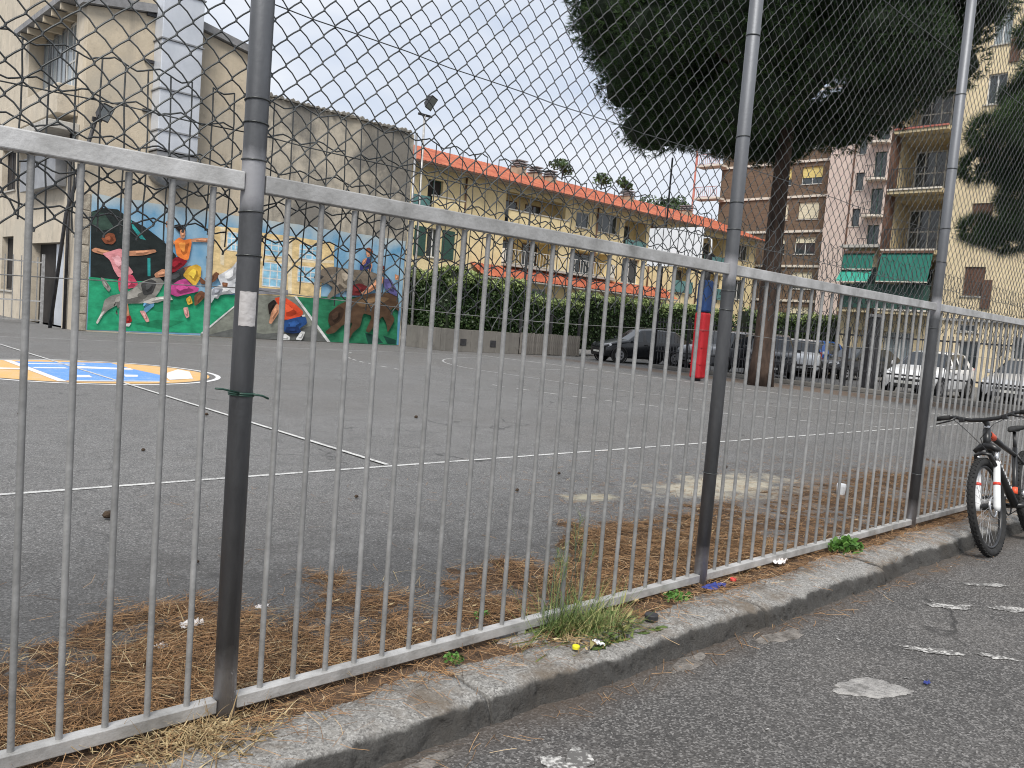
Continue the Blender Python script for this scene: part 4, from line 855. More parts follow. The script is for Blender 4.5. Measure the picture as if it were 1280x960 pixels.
MURAL = [
  ('painted_foliage', [('night', [(8.1,3.62),(8.41,3.78),(8.85,3.8),(9.3,3.52),(9.68,3.38),(10.3,2.99),(10.7,2.6),(10.74,1.93),(10.37,1.65),(8.15,1.64)]), ('teal', [(9.21,3.69),(9.31,3.43),(9.55,3.18),(9.74,2.97),(9.56,2.99),(9.31,3.29)]), ('teal', [(9.81,2.41),(9.9,2.42),(9.93,1.85),(9.84,1.84)]), ('leafdk', [(8.12,3.63),(8.46,3.63),(8.78,3.22),(8.4,3.08),(8.14,3.22)])]),
  ('painted_field', [('green', [(8.12,0.05),(8.12,1.66),(9.16,1.64),(10.36,1.7),(11.56,1.46),(12.93,1.47),(12.94,1.24),(11.65,0.11)]), ('greend', [(9.74,0.88),(10.96,1.31),(11.87,1.33),(11.08,0.88),(10.22,0.72)]), ('greend', [(9.49,0.3),(10.23,0.48),(11.1,0.49),(10.44,0.16)])]),
  ('painted_floor', [('floor', [(11.65,0.02),(11.64,0.09),(12.92,1.25),(13.19,1.53),(15.01,1.62),(16.48,0.02)]), ('floord', [(11.74,0.02),(12.87,0.35),(13.88,0.19),(15.04,0.35),(15.81,0.61),(16.47,0.02)])]),
  ('painted_field', [('fern', [(15.03,1.62),(19.56,1.89),(19.62,0.02),(16.5,0.02)]), ('fernd', [(18.1,0.44),(18.66,0.35),(18.97,0.07),(18.27,0.02)]), ('fernd', [(18.94,0.37),(19.57,0.22),(19.58,0.04),(19.18,0.05)])]),
  ('painted_house', [('ochre', [(11.78,3.69),(12.81,3.75),(12.92,1.93),(11.87,2.04)]), ('ochre', [(12.79,3.67),(13.61,3.7),(14.82,3.72),(16.51,3.68),(16.58,2.19),(16.08,2.17),(16.07,1.61),(13.57,1.56),(12.91,1.56)]), ('cream', [(12.13,3.69),(12.29,3.69),(12.33,2.43),(12.2,2.47)]), ('cream', [(13.58,2.81),(16.52,3.05),(16.53,2.94),(13.59,2.73)]), ('cream', [(14.64,3.7),(14.79,3.69),(14.89,1.67),(14.74,1.65)]), ('pane', [(13.74,3.46),(14.54,3.5),(14.55,2.99),(13.77,2.95)]), ('pane', [(15.1,3.46),(15.86,3.48),(15.88,3.02),(15.12,2.98)]), ('pane', [(13.74,2.69),(14.54,2.7),(14.56,1.89),(13.78,1.88)]), ('pane', [(15.09,2.68),(15.85,2.7),(15.86,2.18),(15.11,2.15)]), ('pane', [(12.4,3.56),(12.8,3.57),(12.83,2.97),(12.43,2.97)]), ('step', [(13.62,1.8),(14.73,1.81),(14.76,1.62),(13.57,1.58)])]),
  ('painted_line', [('white', [(11.64,0.11),(12.92,1.25),(12.94,1.21),(11.72,0.1)]), ('white', [(14.99,1.6),(15.09,1.61),(16.6,0.02),(16.45,0.02)])]),
  ('painted_girl', [('skin', [(8.14,2.48),(8.25,2.56),(8.51,2.52),(8.81,2.49),(8.8,2.38),(8.43,2.37),(8.19,2.42)]), ('skin', [(9.12,2.55),(9.66,2.64),(10.03,2.71),(10.08,2.63),(9.72,2.49),(9.22,2.41)]), ('hairr', [(8.41,2.85),(8.45,2.9),(8.62,3.06),(8.78,3.04),(8.84,2.84),(8.74,2.71),(8.52,2.71)]), ('pink', [(8.45,2.4),(8.6,2.46),(8.96,2.62),(9.17,2.53),(9.16,2.2),(9.4,1.92),(9.29,1.82),(8.96,1.71),(8.81,1.93),(8.69,2.22)]), ('hot', [(8.93,1.69),(9.35,1.87),(9.55,1.58),(9.53,1.48),(9.26,1.39),(9.24,1.48),(9.18,1.29),(8.99,1.28)]), ('skin', [(9.0,1.35),(9.17,1.34),(9.27,0.92),(9.34,0.53),(9.24,0.51),(9.14,0.94)]), ('sock', [(9.4,1.43),(9.55,1.49),(10.01,1.19),(10.09,0.93),(9.84,0.68),(9.72,0.63),(9.83,0.99)]), ('red', [(9.23,0.52),(9.36,0.57),(9.42,0.39),(9.31,0.29),(9.19,0.33)]), ('white', [(9.19,0.29),(9.4,0.33),(9.34,0.21),(9.2,0.22)]), ('rose', [(9.63,0.73),(9.79,0.74),(9.96,0.42),(9.86,0.37),(9.71,0.6)])]),
  ('painted_dog', [('fur', [(8.43,1.68),(8.54,1.65),(8.75,1.37),(8.69,1.24),(8.51,1.44)]), ('fur', [(8.96,1.2),(9.31,1.33),(9.62,1.63),(9.93,1.78),(10.16,1.87),(10.36,1.7),(10.23,1.4),(10.1,1.2),(9.74,0.97),(9.33,0.94),(8.93,0.86),(8.67,0.67),(8.5,0.47),(8.4,0.23),(8.35,0.28),(8.5,0.61),(8.57,0.99),(8.76,1.14)]), ('furl', [(9.69,1.0),(10.1,1.2),(10.58,1.27),(10.67,1.14),(10.44,1.15),(9.97,0.97)]), ('furl', [(8.4,0.24),(8.35,0.28),(8.5,0.61),(8.6,0.67),(8.5,0.43)]), ('furd', [(9.62,1.59),(9.93,1.76),(10.13,1.68),(10.0,1.29),(9.73,1.22)])]),
  ('painted_runner', [('skin', [(10.33,2.92),(10.58,3.08),(10.69,2.97),(10.45,2.88)]), ('skin', [(11.14,3.18),(11.56,3.27),(11.95,3.27),(11.93,3.15),(11.47,3.12),(11.17,3.09)]), ('skin', [(10.32,3.64),(10.45,3.68),(10.45,3.49),(10.33,3.43)]), ('hairb', [(10.57,3.54),(10.75,3.61),(10.96,3.52),(10.96,3.4),(10.77,3.35),(10.66,3.42)]), ('skin', [(10.77,3.42),(10.93,3.47),(10.96,3.28),(10.92,3.16),(10.81,3.17)]), ('orange', [(10.61,3.05),(10.77,3.19),(10.92,3.11),(11.14,3.19),(11.18,3.05),(11.1,2.48),(10.91,2.48),(10.7,2.6)]), ('maroon', [(10.71,2.56),(11.08,2.45),(10.96,2.29),(10.64,2.02),(10.34,2.13),(10.52,2.39)]), ('skin', [(10.02,1.93),(10.29,2.13),(10.54,2.01),(10.35,1.88),(10.07,1.81)])]),
  ('painted_sitter', [('skind', [(10.87,2.19),(11.21,2.34),(11.12,2.06),(10.93,1.95)]), ('slate', [(10.33,1.84),(10.73,2.07),(10.97,2.24),(11.03,1.96),(10.75,1.68),(10.46,1.58)]), ('gold', [(10.93,1.97),(11.11,2.26),(11.36,2.38),(11.54,2.3),(11.53,1.95),(11.35,1.63),(11.19,1.77)]), ('hairb', [(11.67,2.69),(11.85,2.67),(11.9,2.49),(11.73,2.42)]), ('skind', [(11.73,2.57),(11.88,2.54),(11.87,2.36),(11.74,2.35)]), ('skind', [(11.48,2.0),(11.74,1.82),(12.03,2.2),(12.16,2.14),(12.05,1.9),(11.8,1.74),(11.54,1.75)]), ('magenta', [(10.47,1.52),(10.79,1.79),(11.03,1.88),(11.24,1.68),(11.5,1.6),(11.45,1.48),(11.06,1.36),(10.77,1.26),(10.52,1.35)]), ('skind', [(11.34,1.34),(11.55,1.53),(11.79,1.43),(11.52,1.11),(11.37,0.99)]), ('gold', [(11.07,1.21),(11.21,1.34),(11.31,1.09),(11.15,1.02)]), ('rose', [(11.0,0.92),(11.15,0.96),(11.22,0.64),(11.12,0.58),(11.04,0.73)])]),
  ('painted_white_figure', [('whitec', [(11.68,1.11),(11.81,1.53),(12.16,1.76),(12.57,1.9),(12.91,1.83),(12.92,1.56),(12.38,1.49),(12.07,1.4),(11.93,1.13)]), ('whitec', [(12.09,2.06),(12.34,2.23),(12.6,2.41),(12.85,2.79),(12.9,2.03),(12.58,1.79),(12.27,1.71)]), ('greyc', [(11.96,1.64),(12.32,1.67),(12.23,1.46),(11.92,1.39)]), ('skind', [(12.26,1.87),(12.47,1.86),(12.45,1.71),(12.29,1.71)])]),
  ('painted_crouching_man', [('hairb', [(13.96,1.25),(14.18,1.43),(14.3,1.33),(14.12,1.0),(14.04,0.87)]), ('skin', [(14.12,1.0),(14.3,1.3),(14.48,1.23),(14.43,1.02),(14.14,0.56),(14.04,0.59)]), ('redo', [(14.2,1.48),(14.54,1.57),(15.03,1.33),(15.36,1.08),(15.33,0.94),(14.95,0.74),(14.57,0.75),(14.52,0.97),(14.64,1.03),(14.54,1.18),(14.33,1.28)]), ('jean', [(14.5,0.65),(14.72,0.74),(15.18,0.88),(15.49,0.89),(15.54,0.65),(15.27,0.47),(15.31,0.31),(14.98,0.26),(14.66,0.3),(14.61,0.49)]), ('jeand', [(14.73,0.5),(15.21,0.52),(15.31,0.31),(14.98,0.26),(14.68,0.31)]), ('white', [(14.46,0.1),(14.69,0.25),(14.9,0.13),(14.88,0.02),(14.5,0.02)]), ('white', [(15.11,0.05),(15.31,0.36),(15.49,0.35),(15.36,0.03)]), ('white', [(15.3,0.95),(15.43,0.98),(15.45,0.91),(15.32,0.89)])]),
  ('painted_boar', [('boarg', [(15.69,2.36),(15.8,2.53),(16.1,2.73),(16.47,2.82),(16.86,2.8),(17.38,2.8),(18.05,2.81),(18.47,2.73),(18.57,2.39),(18.11,2.12),(17.46,1.83),(17.05,2.0),(16.61,1.77),(16.37,1.61),(16.29,1.69),(16.53,2.05),(16.26,2.19),(15.83,2.2)]), ('boarl', [(16.67,2.78),(17.32,2.77),(17.41,2.46),(17.05,2.03),(16.77,2.24)]), ('wine', [(17.17,2.16),(17.69,2.32),(18.1,2.18),(17.72,1.85),(17.33,1.82)]), ('furd', [(15.69,2.36),(15.87,2.48),(16.12,2.43),(16.01,2.31),(15.76,2.28)])]),
  ('painted_boar', [('boarb', [(16.41,1.09),(16.83,1.45),(17.46,1.73),(18.12,1.95),(18.81,2.06),(19.45,2.0),(19.58,1.35),(19.28,1.51),(19.15,1.33),(19.4,1.04),(19.09,0.48),(19.01,0.84),(18.81,1.13),(18.55,0.88),(18.24,0.44),(18.06,0.5),(18.33,1.1),(17.91,1.19),(17.81,0.66),(17.5,0.42),(17.38,0.17),(17.27,0.29),(17.47,0.81),(17.02,0.68),(16.71,0.37),(16.4,0.3),(16.3,0.39),(16.54,0.59),(16.4,0.75)]), ('board', [(16.41,1.09),(16.83,1.4),(17.1,1.25),(16.94,0.84),(16.54,0.59),(16.4,0.75)]), ('boarh', [(17.47,1.61),(18.47,1.89),(19.11,1.85),(18.57,1.52),(17.76,1.41)])]),
  ('painted_rider', [('skin', [(18.02,3.26),(18.19,3.05),(18.09,2.74),(17.93,2.91)]), ('navy', [(17.72,3.18),(18.01,3.32),(18.15,2.93),(17.62,2.78),(17.63,3.0)]), ('skin', [(17.72,3.2),(17.91,3.31),(17.86,3.08),(17.7,2.97)]), ('hairr', [(17.76,3.61),(17.98,3.71),(18.18,3.57),(18.11,3.38),(17.93,3.48)]), ('skin', [(17.83,3.54),(18.0,3.53),(18.05,3.37),(17.91,3.32)])]),
  ('painted_rider', [('purple', [(18.73,2.58),(19.05,2.61),(19.36,2.23),(19.44,1.93),(19.02,2.07),(18.79,2.24)]), ('skin', [(17.68,1.92),(17.97,2.11),(18.43,2.44),(18.62,2.69),(18.78,2.59),(18.65,2.33),(18.12,2.0),(17.79,1.86)]), ('wine', [(18.44,3.01),(18.65,3.1),(18.78,3.0),(18.71,2.83)]), ('skin', [(18.47,2.95),(18.74,2.95),(18.75,2.75),(18.51,2.7)]), ('skin', [(19.23,2.81),(19.43,2.77),(19.41,2.58),(19.26,2.59)])]),
]
# ---- the mural: flat painted shapes on the school wall, millimetres apart
PAL = dict(night=(.020,.026,.026), leafdk=(.04,.07,.055), teal=(.03,.26,.25), green=(.025,.30,.15), greend=(.018,.21,.10), floor=(.20,.21,.18), floord=(.12,.125,.12), fern=(.025,.17,.085), fernd=(.012,.055,.04),
  ochre=(.66,.50,.26), cream=(.70,.60,.42), pane=(.27,.52,.68), step=(.22,.22,.24), white=(.62,.63,.62), fur=(.23,.22,.20), furl=(.50,.48,.44), furd=(.05,.05,.05), skin=(.50,.24,.14), hairr=(.22,.07,.035), pink=(.66,.27,.29),
  hot=(.56,.07,.13), sock=(.12,.30,.48), red=(.28,.02,.02), rose=(.55,.28,.26), hairb=(.02,.014,.012), orange=(.72,.20,.045), maroon=(.20,.012,.02), slate=(.04,.043,.045), gold=(.60,.36,.05), skind=(.17,.075,.04), magenta=(.44,.065,.22),
  whitec=(.55,.56,.58), greyc=(.26,.27,.30), redo=(.62,.075,.03), jean=(.02,.065,.20), jeand=(.012,.03,.10), boarg=(.17,.14,.11), boarl=(.27,.23,.18), wine=(.12,.018,.02), boarb=(.085,.05,.03), board=(.045,.026,.017), boarh=(.16,.10,.055), navy=(.035,.04,.14), purple=(.11,.10,.25))
mural = empty('wall_mural', (13.9,27.59,0), 'colourful mural of running children, a crouching man and beasts on the school wall', 'mural')
def mural_paint(k): 
    c = PAL[k]; return mat('mural '+k, [v*.62 for v in c], [min(1,v*1.38) for v in c], 2.6, .85, .3, 22, spec=.2, detail=10, p=(.28,.72), stretch=(1,1,1.8))
M_MSKY = bpy.data.materials.new('mural sky'); M_MSKY.use_nodes = True
def _msky():
    t=M_MSKY.node_tree; N=t.nodes; K=t.links; b=N['Principled BSDF']; b.inputs['Roughness'].default_value=.85
    g=N.new('ShaderNodeNewGeometry'); sx=N.new('ShaderNodeSeparateXYZ'); K.new(g.outputs['Position'],sx.inputs['Vector'])
    n=N.new('ShaderNodeTexNoise'); n.inputs['Scale'].default_value=1.3; n.inputs['Detail'].default_value=7; K.new(g.outputs['Position'],n.inputs['Vector'])
    r=N.new('ShaderNodeValToRGB'); e=r.color_ramp.elements; e[0].position=.32; e[0].color=(.10,.28,.46,1); e[1].position=.68; e[1].color=(.30,.46,.58,1); K.new(n.outputs['Fac'],r.inputs['Fac'])
    a=N.new('ShaderNodeMath'); a.operation='MULTIPLY_ADD'; a.inputs[1].default_value=.9; K.new(n.outputs['Fac'],a.inputs[0]); K.new(sx.outputs['Z'],a.inputs[2])
    r2=N.new('ShaderNodeMapRange'); r2.inputs['From Min'].default_value=4.15; r2.inputs['From Max'].default_value=4.75; K.new(a.outputs[0],r2.inputs['Value'])
    x=N.new('ShaderNodeMixRGB'); K.new(r2.outputs['Result'],x.inputs['Fac']); K.new(r.outputs['Color'],x.inputs['Color1']); x.inputs['Color2'].default_value=(.44,.48,.47,1); K.new(x.outputs['Color'],b.inputs['Base Color'])
_msky()
mb = MB(); n = 40; top = [(8.1+(19.72-8.1)*i/n, 4.16+.06*noise.noise(Vector((i*.7,0,3)))) for i in range(n+1)]
mb.add([(8.1,27.594,.04),(19.72,27.594,.02)]+[(x,27.594,z) for x,z in reversed(top)], [tuple(range(n+3))]).build('painted_sky', M_MSKY, mural, fixn=False)
yy = 27.590
for name, polys in MURAL:
    mb = MB(); ms=[]; 
    for c,pts in polys:
        m = mural_paint(c)
        if m not in ms: ms.append(m)
        mb.cur = ms.index(m); yy -= .0007
        # rounded outline
        q=[]; k=len(pts)
        for i in range(k):
            p0,p1,p2 = pts[i-1],pts[i],pts[(i+1)%k]
            if name in ('painted_foliage','painted_house','painted_line','painted_floor','painted_field'): q.append(p1)
            else: q += [((p0[0]*.13+p1[0]*.87),(p0[1]*.13+p1[1]*.87)), (p1[0]*.87+p2[0]*.13, p1[1]*.87+p2[1]*.13)]
        mb.add([(x,yy,z) for x,z in q], [tuple(range(len(q)))])
        ar = abs(sum(q[i-1][0]*q[i][1]-q[i][0]*q[i-1][1] for i in range(len(q))))/2
        if .02 < ar < 3 and name not in ('painted_house','painted_line','painted_floor','painted_field','painted_foliage'):      # the painter's light and dark strokes
            cx = sum(p[0] for p in q)/len(q); cz = sum(p[1] for p in q)/len(q); s_ = ar**.5
            for key,fc,k2,dx,dz in (('dark',.55,.62,.10,-.10),('light',1.5,.5,-.09,.10)):
                PAL[c+key] = tuple(min(.85,v*fc) for v in PAL[c]); m = mural_paint(c+key)
                if m not in ms: ms.append(m)
                mb.cur = ms.index(m); yy -= .0004
                mb.add([(cx+(x-cx)*k2*(.8+.35*noise.noise(Vector((x*5,z*5,fc))))+dx*s_*.6, yy, cz+(z-cz)*k2*(.8+.35*noise.noise(Vector((z*5,x*5,fc))))+dz*s_*.6) for x,z in q], [tuple(range(len(q)))])
    if name == 'painted_house':      # white glazing bars over each painted pane
        mw = mural_paint('white'); ms.append(mw); mb.cur = ms.index(mw); yy -= .0007
        for c,pts in polys:
            if c!='pane': continue
            x0,x1 = min(p[0] for p in pts),max(p[0] for p in pts); z0,z1 = min(p[1] for p in pts),max(p[1] for p in pts)
            for k in range(4):
                x = x0+(x1-x0)*k/3; mb.add([(x-.02,yy,z0),(x+.02,yy,z0),(x+.02,yy,z1),(x-.02,yy,z1)],[(0,1,2,3)])
            for k in range(4):
                z = z0+(z1-z0)*k/3; mb.add([(x0,yy-.0002,z-.02),(x1,yy-.0002,z-.02),(x1,yy-.0002,z+.02),(x0,yy-.0002,z+.02)],[(0,1,2,3)])
    mb.build(name, ms, mural, fixn=False)
# ------------------------------------------------------------------ vegetation
M_BARK = mat('pine bark', (.028,.02,.016), (.105,.07,.052), 5, .95, 1.0, 16, c3=(.06,.04,.03), p=(.32,.68), stretch=(1,1,.35))
M_NEEDLE = leafmat('pine needles', [(.009,.022,.006),(.017,.040,.011),(.032,.066,.017),(.058,.10,.028)], .6)
M_CORE = mat('dark crown core', (.006,.012,.005), (.014,.026,.010), 3, .95)
def lobes_pts(lobes, n, shell=.55):
    """points spread through a set of spherical lobes (x,y,z,r), thicker near each surface; also outward direction"""
    Lb = np.array(lobes); w = Lb[:,3]**2; k = RNG.choice(len(Lb), n, p=w/w.sum()); d = unit(n)
    r = Lb[k,3]*(shell+(1-shell)*RNG.random(n)**.5); sq = np.array([1,1,.72])
    return Lb[k,:3] + d*r[:,None]*sq, d, k
def pine(name, base, zc, R, Hh, label, trunk_r, trunk_top, nl=120, nt=9000, npn=14, core=True, ln=.24, wd=.02, extra=(), lean=(0,0), lr=(.20,.30), off=(0,0), corek=1.0):
    root = empty(name, (*base,0), label, 'tree')
    c = Vector((base[0]+off[0], base[1]+off[1], zc)); lobes=[]
    for i in range(nl):
        d = unit(1)[0]; e = 2.25
        k = (abs(d[0])**e+abs(d[1])**e+abs(d[2])**e)**(-1/e) if True else 1
        s = 1-.12*RNG.random(); r = R*RNG.uniform(*lr)
        lobes.append((c.x+d[0]*k*(R-r*.6)*s, c.y+d[1]*k*(R-r*.6)*s, c.z+d[2]*k*(Hh-r*.5)*s, r))
    lobes += list(extra)
    P, D, k = lobes_pts(lobes, nt, .66)
    V, F = needle_tufts(P, D+np.array([0,0,.25]), npn, ln, wd, .55)
    rl = RNG.random(len(lobes)); rv = np.clip(.55*np.repeat(rl[k],npn)+.45*RNG.random(nt*npn),0,1)
    raw_mesh('crown', V, F, M_NEEDLE, root, rnd=np.repeat(rv,3), kind='stuff')
    if core:  # solid dark filler added so the sky does not show through crowns
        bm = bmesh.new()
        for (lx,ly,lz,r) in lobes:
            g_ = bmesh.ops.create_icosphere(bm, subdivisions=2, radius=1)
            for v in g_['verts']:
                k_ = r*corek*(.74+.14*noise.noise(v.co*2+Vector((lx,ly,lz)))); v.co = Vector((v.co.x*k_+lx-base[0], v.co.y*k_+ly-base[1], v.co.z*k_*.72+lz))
        me = bpy.data.meshes.new('crown_core'); bm.to_mesh(me); bm.free(); me.materials.append(M_CORE)
        o = bpy.data.objects.new('crown_core', me); COL.objects.link(o); o.parent = root; o['kind'] = 'stuff'
    mb = MB(); tp = Vector((base[0]+lean[0], base[1]+lean[1], trunk_top)); b0 = Vector((*base,-.05)); pts=[]; rs=[]
    for i in range(13):
        t = i/12; p = b0.lerp(tp,t); p += Vector((.08*noise.noise(Vector((t*3,base[0],1))),.08*noise.noise(Vector((t*3,base[1],5))),0))*(1 if t>0 else 0)
        pts.append(p); rs.append(trunk_r*(1.12-.52*t+ (.28*math.exp(-t*14))))
    mb.tube(pts, rs, 16)
    tr = mb.build('trunk', M_BARK, root, smooth=True)
    for i in range(9):
        a = i*2.4; t = .80+.02*i; p = b0.lerp(tp,min(1,t)); q = Vector((c.x+math.cos(a)*R*.62, c.y+math.sin(a)*R*.62, c.z-Hh*.25+random.uniform(-.5,1)))
        m = (p+q)/2+Vector((0,0,-.25*R*.3)); MB().tube([p,p.lerp(m,.5)+Vector((0,0,.1)),m,q], [trunk_r*.42,trunk_r*.32,trunk_r*.24,trunk_r*.1], 8).build('limb', M_BARK, tr, smooth=True)
    return root
pine('stone_pine', (22.75,13.2), 12.0, 5.95, 5.3, 'tall stone pine with thick trunk and broad dark crown beside the basketball hoop', .29, 10.5, nl=300, nt=62000, npn=11, ln=.20, wd=.022, lean=(.25,.1), off=(-.2,.4), lr=(.13,.22), extra=[(20.9+random.uniform(-.5,1.6),16.7+random.uniform(-1.6,.6),7.9+random.uniform(-.4,.9),random.uniform(.6,1.0)) for _ in range(22)])
gp = empty('gate_pillar', (26.35,11.5,0), 'thick dark gate pillar beside the white hatchback', 'pillar')
MB().box((26.18,11.33,0),(26.52,11.67,2.35)).build('shaft', M_IRON, gp, bevel=.03); MB().box((26.14,11.29,2.352),(26.56,11.71,2.45)).build('cap', M_SLATE, gp, bevel=.02)
pine('young_pine', (20.9,4.1), 6.1, 1.75, 2.1, 'smaller pine with open clumped branches in front of the cream wall', .16, 6.3, nl=40, nt=15000, npn=13, core=True, corek=.5, ln=.27, wd=.016, lr=(.22,.36), lean=(-.2,.6), off=(-.3,.75),
     extra=[(20.1,6.75,4.15,.34),(20.0,6.45,4.0,.28),(20.1,6.1,4.0,.45),(20.1,6.8,5.5,.42),(20.0,6.6,6.2,.5),(20.1,5.7,4.4,.55),(20.0,6.0,8.2,.4),(20.0,5.75,8.7,.35),(20,5.8,7.4,.45)])

def leafy(name, mat_, lobes, n, size, root=None, label=None, cat=None, group=None, part='foliage', lightup=None, asp=.55):
    P, D, k = lobes_pts(lobes, n, .35); V, F = leaf_quads(P, size, asp)
    rl = RNG.random(len(lobes)); rv = .4*rl[k]+.6*RNG.random(n)
    if lightup is not None: rv = np.clip(rv*.75 + .5*np.clip((P[:,2]-lightup)/.5,0,1)*RNG.random(n),0,1)
    return raw_mesh(part, V, F, mat_, root, rnd=np.repeat(rv,4), kind='stuff')
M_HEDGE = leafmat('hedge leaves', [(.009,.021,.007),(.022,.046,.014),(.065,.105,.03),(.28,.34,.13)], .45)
M_TREE = leafmat('broadleaf leaves', [(.018,.035,.012),(.03,.06,.018),(.055,.095,.028),(.09,.13,.04)], .55)
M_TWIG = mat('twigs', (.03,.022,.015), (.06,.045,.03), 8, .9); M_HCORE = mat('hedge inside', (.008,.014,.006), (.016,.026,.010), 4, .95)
def hedge(p0, p1, z0, z1, w, n, label, size=.10, rag=.25):
    """clipped hedge: leaves over an uneven box with a solid dark core added inside"""
    p0 = Vector((*p0,0)); p1 = Vector((*p1,0)); d = (p1-p0); Ln = d.length; d.normalize(); s = Vector((-d.y,d.x,0))
    root = empty('hedge', ((p0+p1)/2), label, 'hedge')
    t = RNG.random(n)*Ln; face = RNG.random(n); top = z1 + np.array([rag*noise.fractal(Vector((a*.9,p0.x,2)),1,2,3) for a in t])
    off = np.where(face<.5, -w/2, np.where(face<.62, w/2, (RNG.random(n)-.5)*w)) + RNG.normal(size=n)*.06
    z = np.where(face<.62, z0+(top-z0)*RNG.random(n)**.85, top+RNG.normal(size=n)*.07)
    bul = np.array([.10*noise.noise(Vector((a*1.7,b*1.7,p0.y))) for a,b in zip(t,z)])
    P = np.array(p0)[None]+np.array(d)[None]*t[:,None]+np.array(s)[None]*(off*(1+bul*2))[:,None]; P[:,2] = z
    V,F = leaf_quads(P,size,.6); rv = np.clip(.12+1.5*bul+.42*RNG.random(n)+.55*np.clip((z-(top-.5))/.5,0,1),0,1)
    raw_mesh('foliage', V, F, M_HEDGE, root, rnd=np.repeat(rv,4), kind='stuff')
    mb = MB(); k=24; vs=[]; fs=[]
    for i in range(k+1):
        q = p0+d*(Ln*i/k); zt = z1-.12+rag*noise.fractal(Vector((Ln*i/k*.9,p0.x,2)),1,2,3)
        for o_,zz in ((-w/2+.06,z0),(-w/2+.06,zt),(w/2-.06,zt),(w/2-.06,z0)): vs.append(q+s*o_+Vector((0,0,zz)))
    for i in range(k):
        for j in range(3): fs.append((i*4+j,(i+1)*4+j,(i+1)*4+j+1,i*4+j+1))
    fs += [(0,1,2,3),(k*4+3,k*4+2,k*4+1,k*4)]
    mb.add(vs,fs).build('branches', M_HCORE, root); return root  # solid dark box added to fill the hedge, no modelled twigs
hedge((20.75,28.6),(20.75,25.4), .4, 2.9, .9, 11000, 'tall dark hedge at the corner beside the end of the school wall', .12, .5)
hedge((20.3,25.75),(24.2,25.75), .5, 2.75, 1.0, 18000, 'tall dark hedge growing over the low concrete wall beside the school', .12, .5)
hedge((24.3,25.85),(28.2,25.85), .55, 2.3, .9, 13000, 'clipped light-topped hedge above the slatted fence behind the black hatchback', .10, .15)
hedge((28.4,26.4),(41.0,26.4), .3, 2.75, 1.0, 17000, 'long clipped hedge running behind the parked cars below the yellow house', .12, .2)
hedge((41.5,25.5),(48.0,21.2), .4, 2.9, 1.0, 8000, 'far hedge below the brown and pink apartment blocks', .13, .3)
# low concrete wall and slatted timber fence under the hedge
M_CONC = plaster('old concrete', (.19,.18,.165), (.135,.13,.12), (.09,.086,.08))
wall = empty('low_wall', (21.9,25.0,0), 'low stained concrete wall under the hedge at the far side of the court', 'wall')
for i in range(3): MB().box((20.0+i*1.3+.008,25.0+random.uniform(0,.01),0),(21.3+i*1.3-.008,25.28,.86)).build('wall_panel', M_CONC, wall, bevel=.01)
for i in range(2): MB().box((19.98,25.29+i*1.1,0),(20.24,26.37+i*1.1,.86)).build('wall_panel', M_CONC, wall, bevel=.01)
for x in (20.75,22.3): MB().box((x,24.985,.25),(x+.3,24.999,.5)).build('vent', M_IRON, wall)
sl = empty('slatted_fence', (25.6,25.0,0), 'low weathered slatted timber fence below the light-topped hedge', 'fence')
M_SLAT = mat('weathered timber', (.12,.11,.10), (.23,.215,.195), 5, .9, .4, 40, stretch=(6,6,.6), rnd=.2)
s0 = None
for i in range(31):
    x = 24.0+i*.118
    if s0 is None: s0 = MB().box((-.05,0,.03),(.05,.025,.9)).build('slat', M_SLAT, sl, world=False); s0.location = (x-25.6,0,0)
    else: copy_part(s0, sl, (x-25.6,random.uniform(-.006,.006),random.uniform(-.02,.02)))
for z in (.2,.7): MB().box((23.95,25.028,z),(27.65,25.07,z+.07)).build('fence_rail', M_SLAT, sl)
for x in (24.0,25.8,27.6): MB().box((x-.05,25.072,0),(x+.05,25.16,1.7)).build('fence_post', M_IRON, sl)
# tall slim net poles on the far side of the court
for x,y,h,lb in ((24.2,25.3,6.4,'tall slim dark net pole beside the low concrete wall'),(25.9,19.6,7.9,'tall slim dark net pole between the black hatchback and the silver car'),(21.0,25.4,5.2,'short slim dark net pole by the end of the school wall')):
    MB().tube([(x,y,0),(x,y,h)], .035, 8).tube([(x,y,0),(x,y,.06)], .09, 8).build('net_pole', M_IRON, smooth=True, label=lb, cat='pole')

# trees seen over the roof of the house
def bg_tree(x, y, z, r, label, n=2600, sz=.35, th=None):
    root = empty('tree', (x,y,0), label, 'tree'); lob = [(x+r*random.uniform(-.9,.9), y+r*random.uniform(-.6,.6), z+r*random.uniform(-.55,.55), r*random.uniform(.3,.55)) for _ in range(13)]
    leafy('foliage', M_TREE, lob, n, sz, root, part='crown'); mb = MB().tube([(x,y,0),(x+.1,y,z*.6),(x,y,z)], [.35,.25,.12], 8); mb.build('trunk', M_TWIG, root, smooth=True)
bg_tree(68,54,13.0,2.8,'dark bushy tree rising behind the far end of the tiled roof'); bg_tree(76,57,14.0,3.0,'bushy tree between the tiled roof and the brown block')
for x,lb in ((46.1,'small potted tree on the roof terrace beside the chimneys'),(53.5,'pale shrub on the roof ridge of the yellow house'),(50.6,'low shrub on the roof ridge between two chimneys')):
    root = empty('shrub', (x,45,12.2), lb, 'shrub'); leafy('f', M_TREE, [(x+random.uniform(-.8,.8),45,13.0+random.uniform(-.3,.4),.5) for _ in range(6)], 500, .22, root); MB().tube([(x,45,12.2),(x,45,13.1)],.06,6).build('stem', M_TWIG, root)
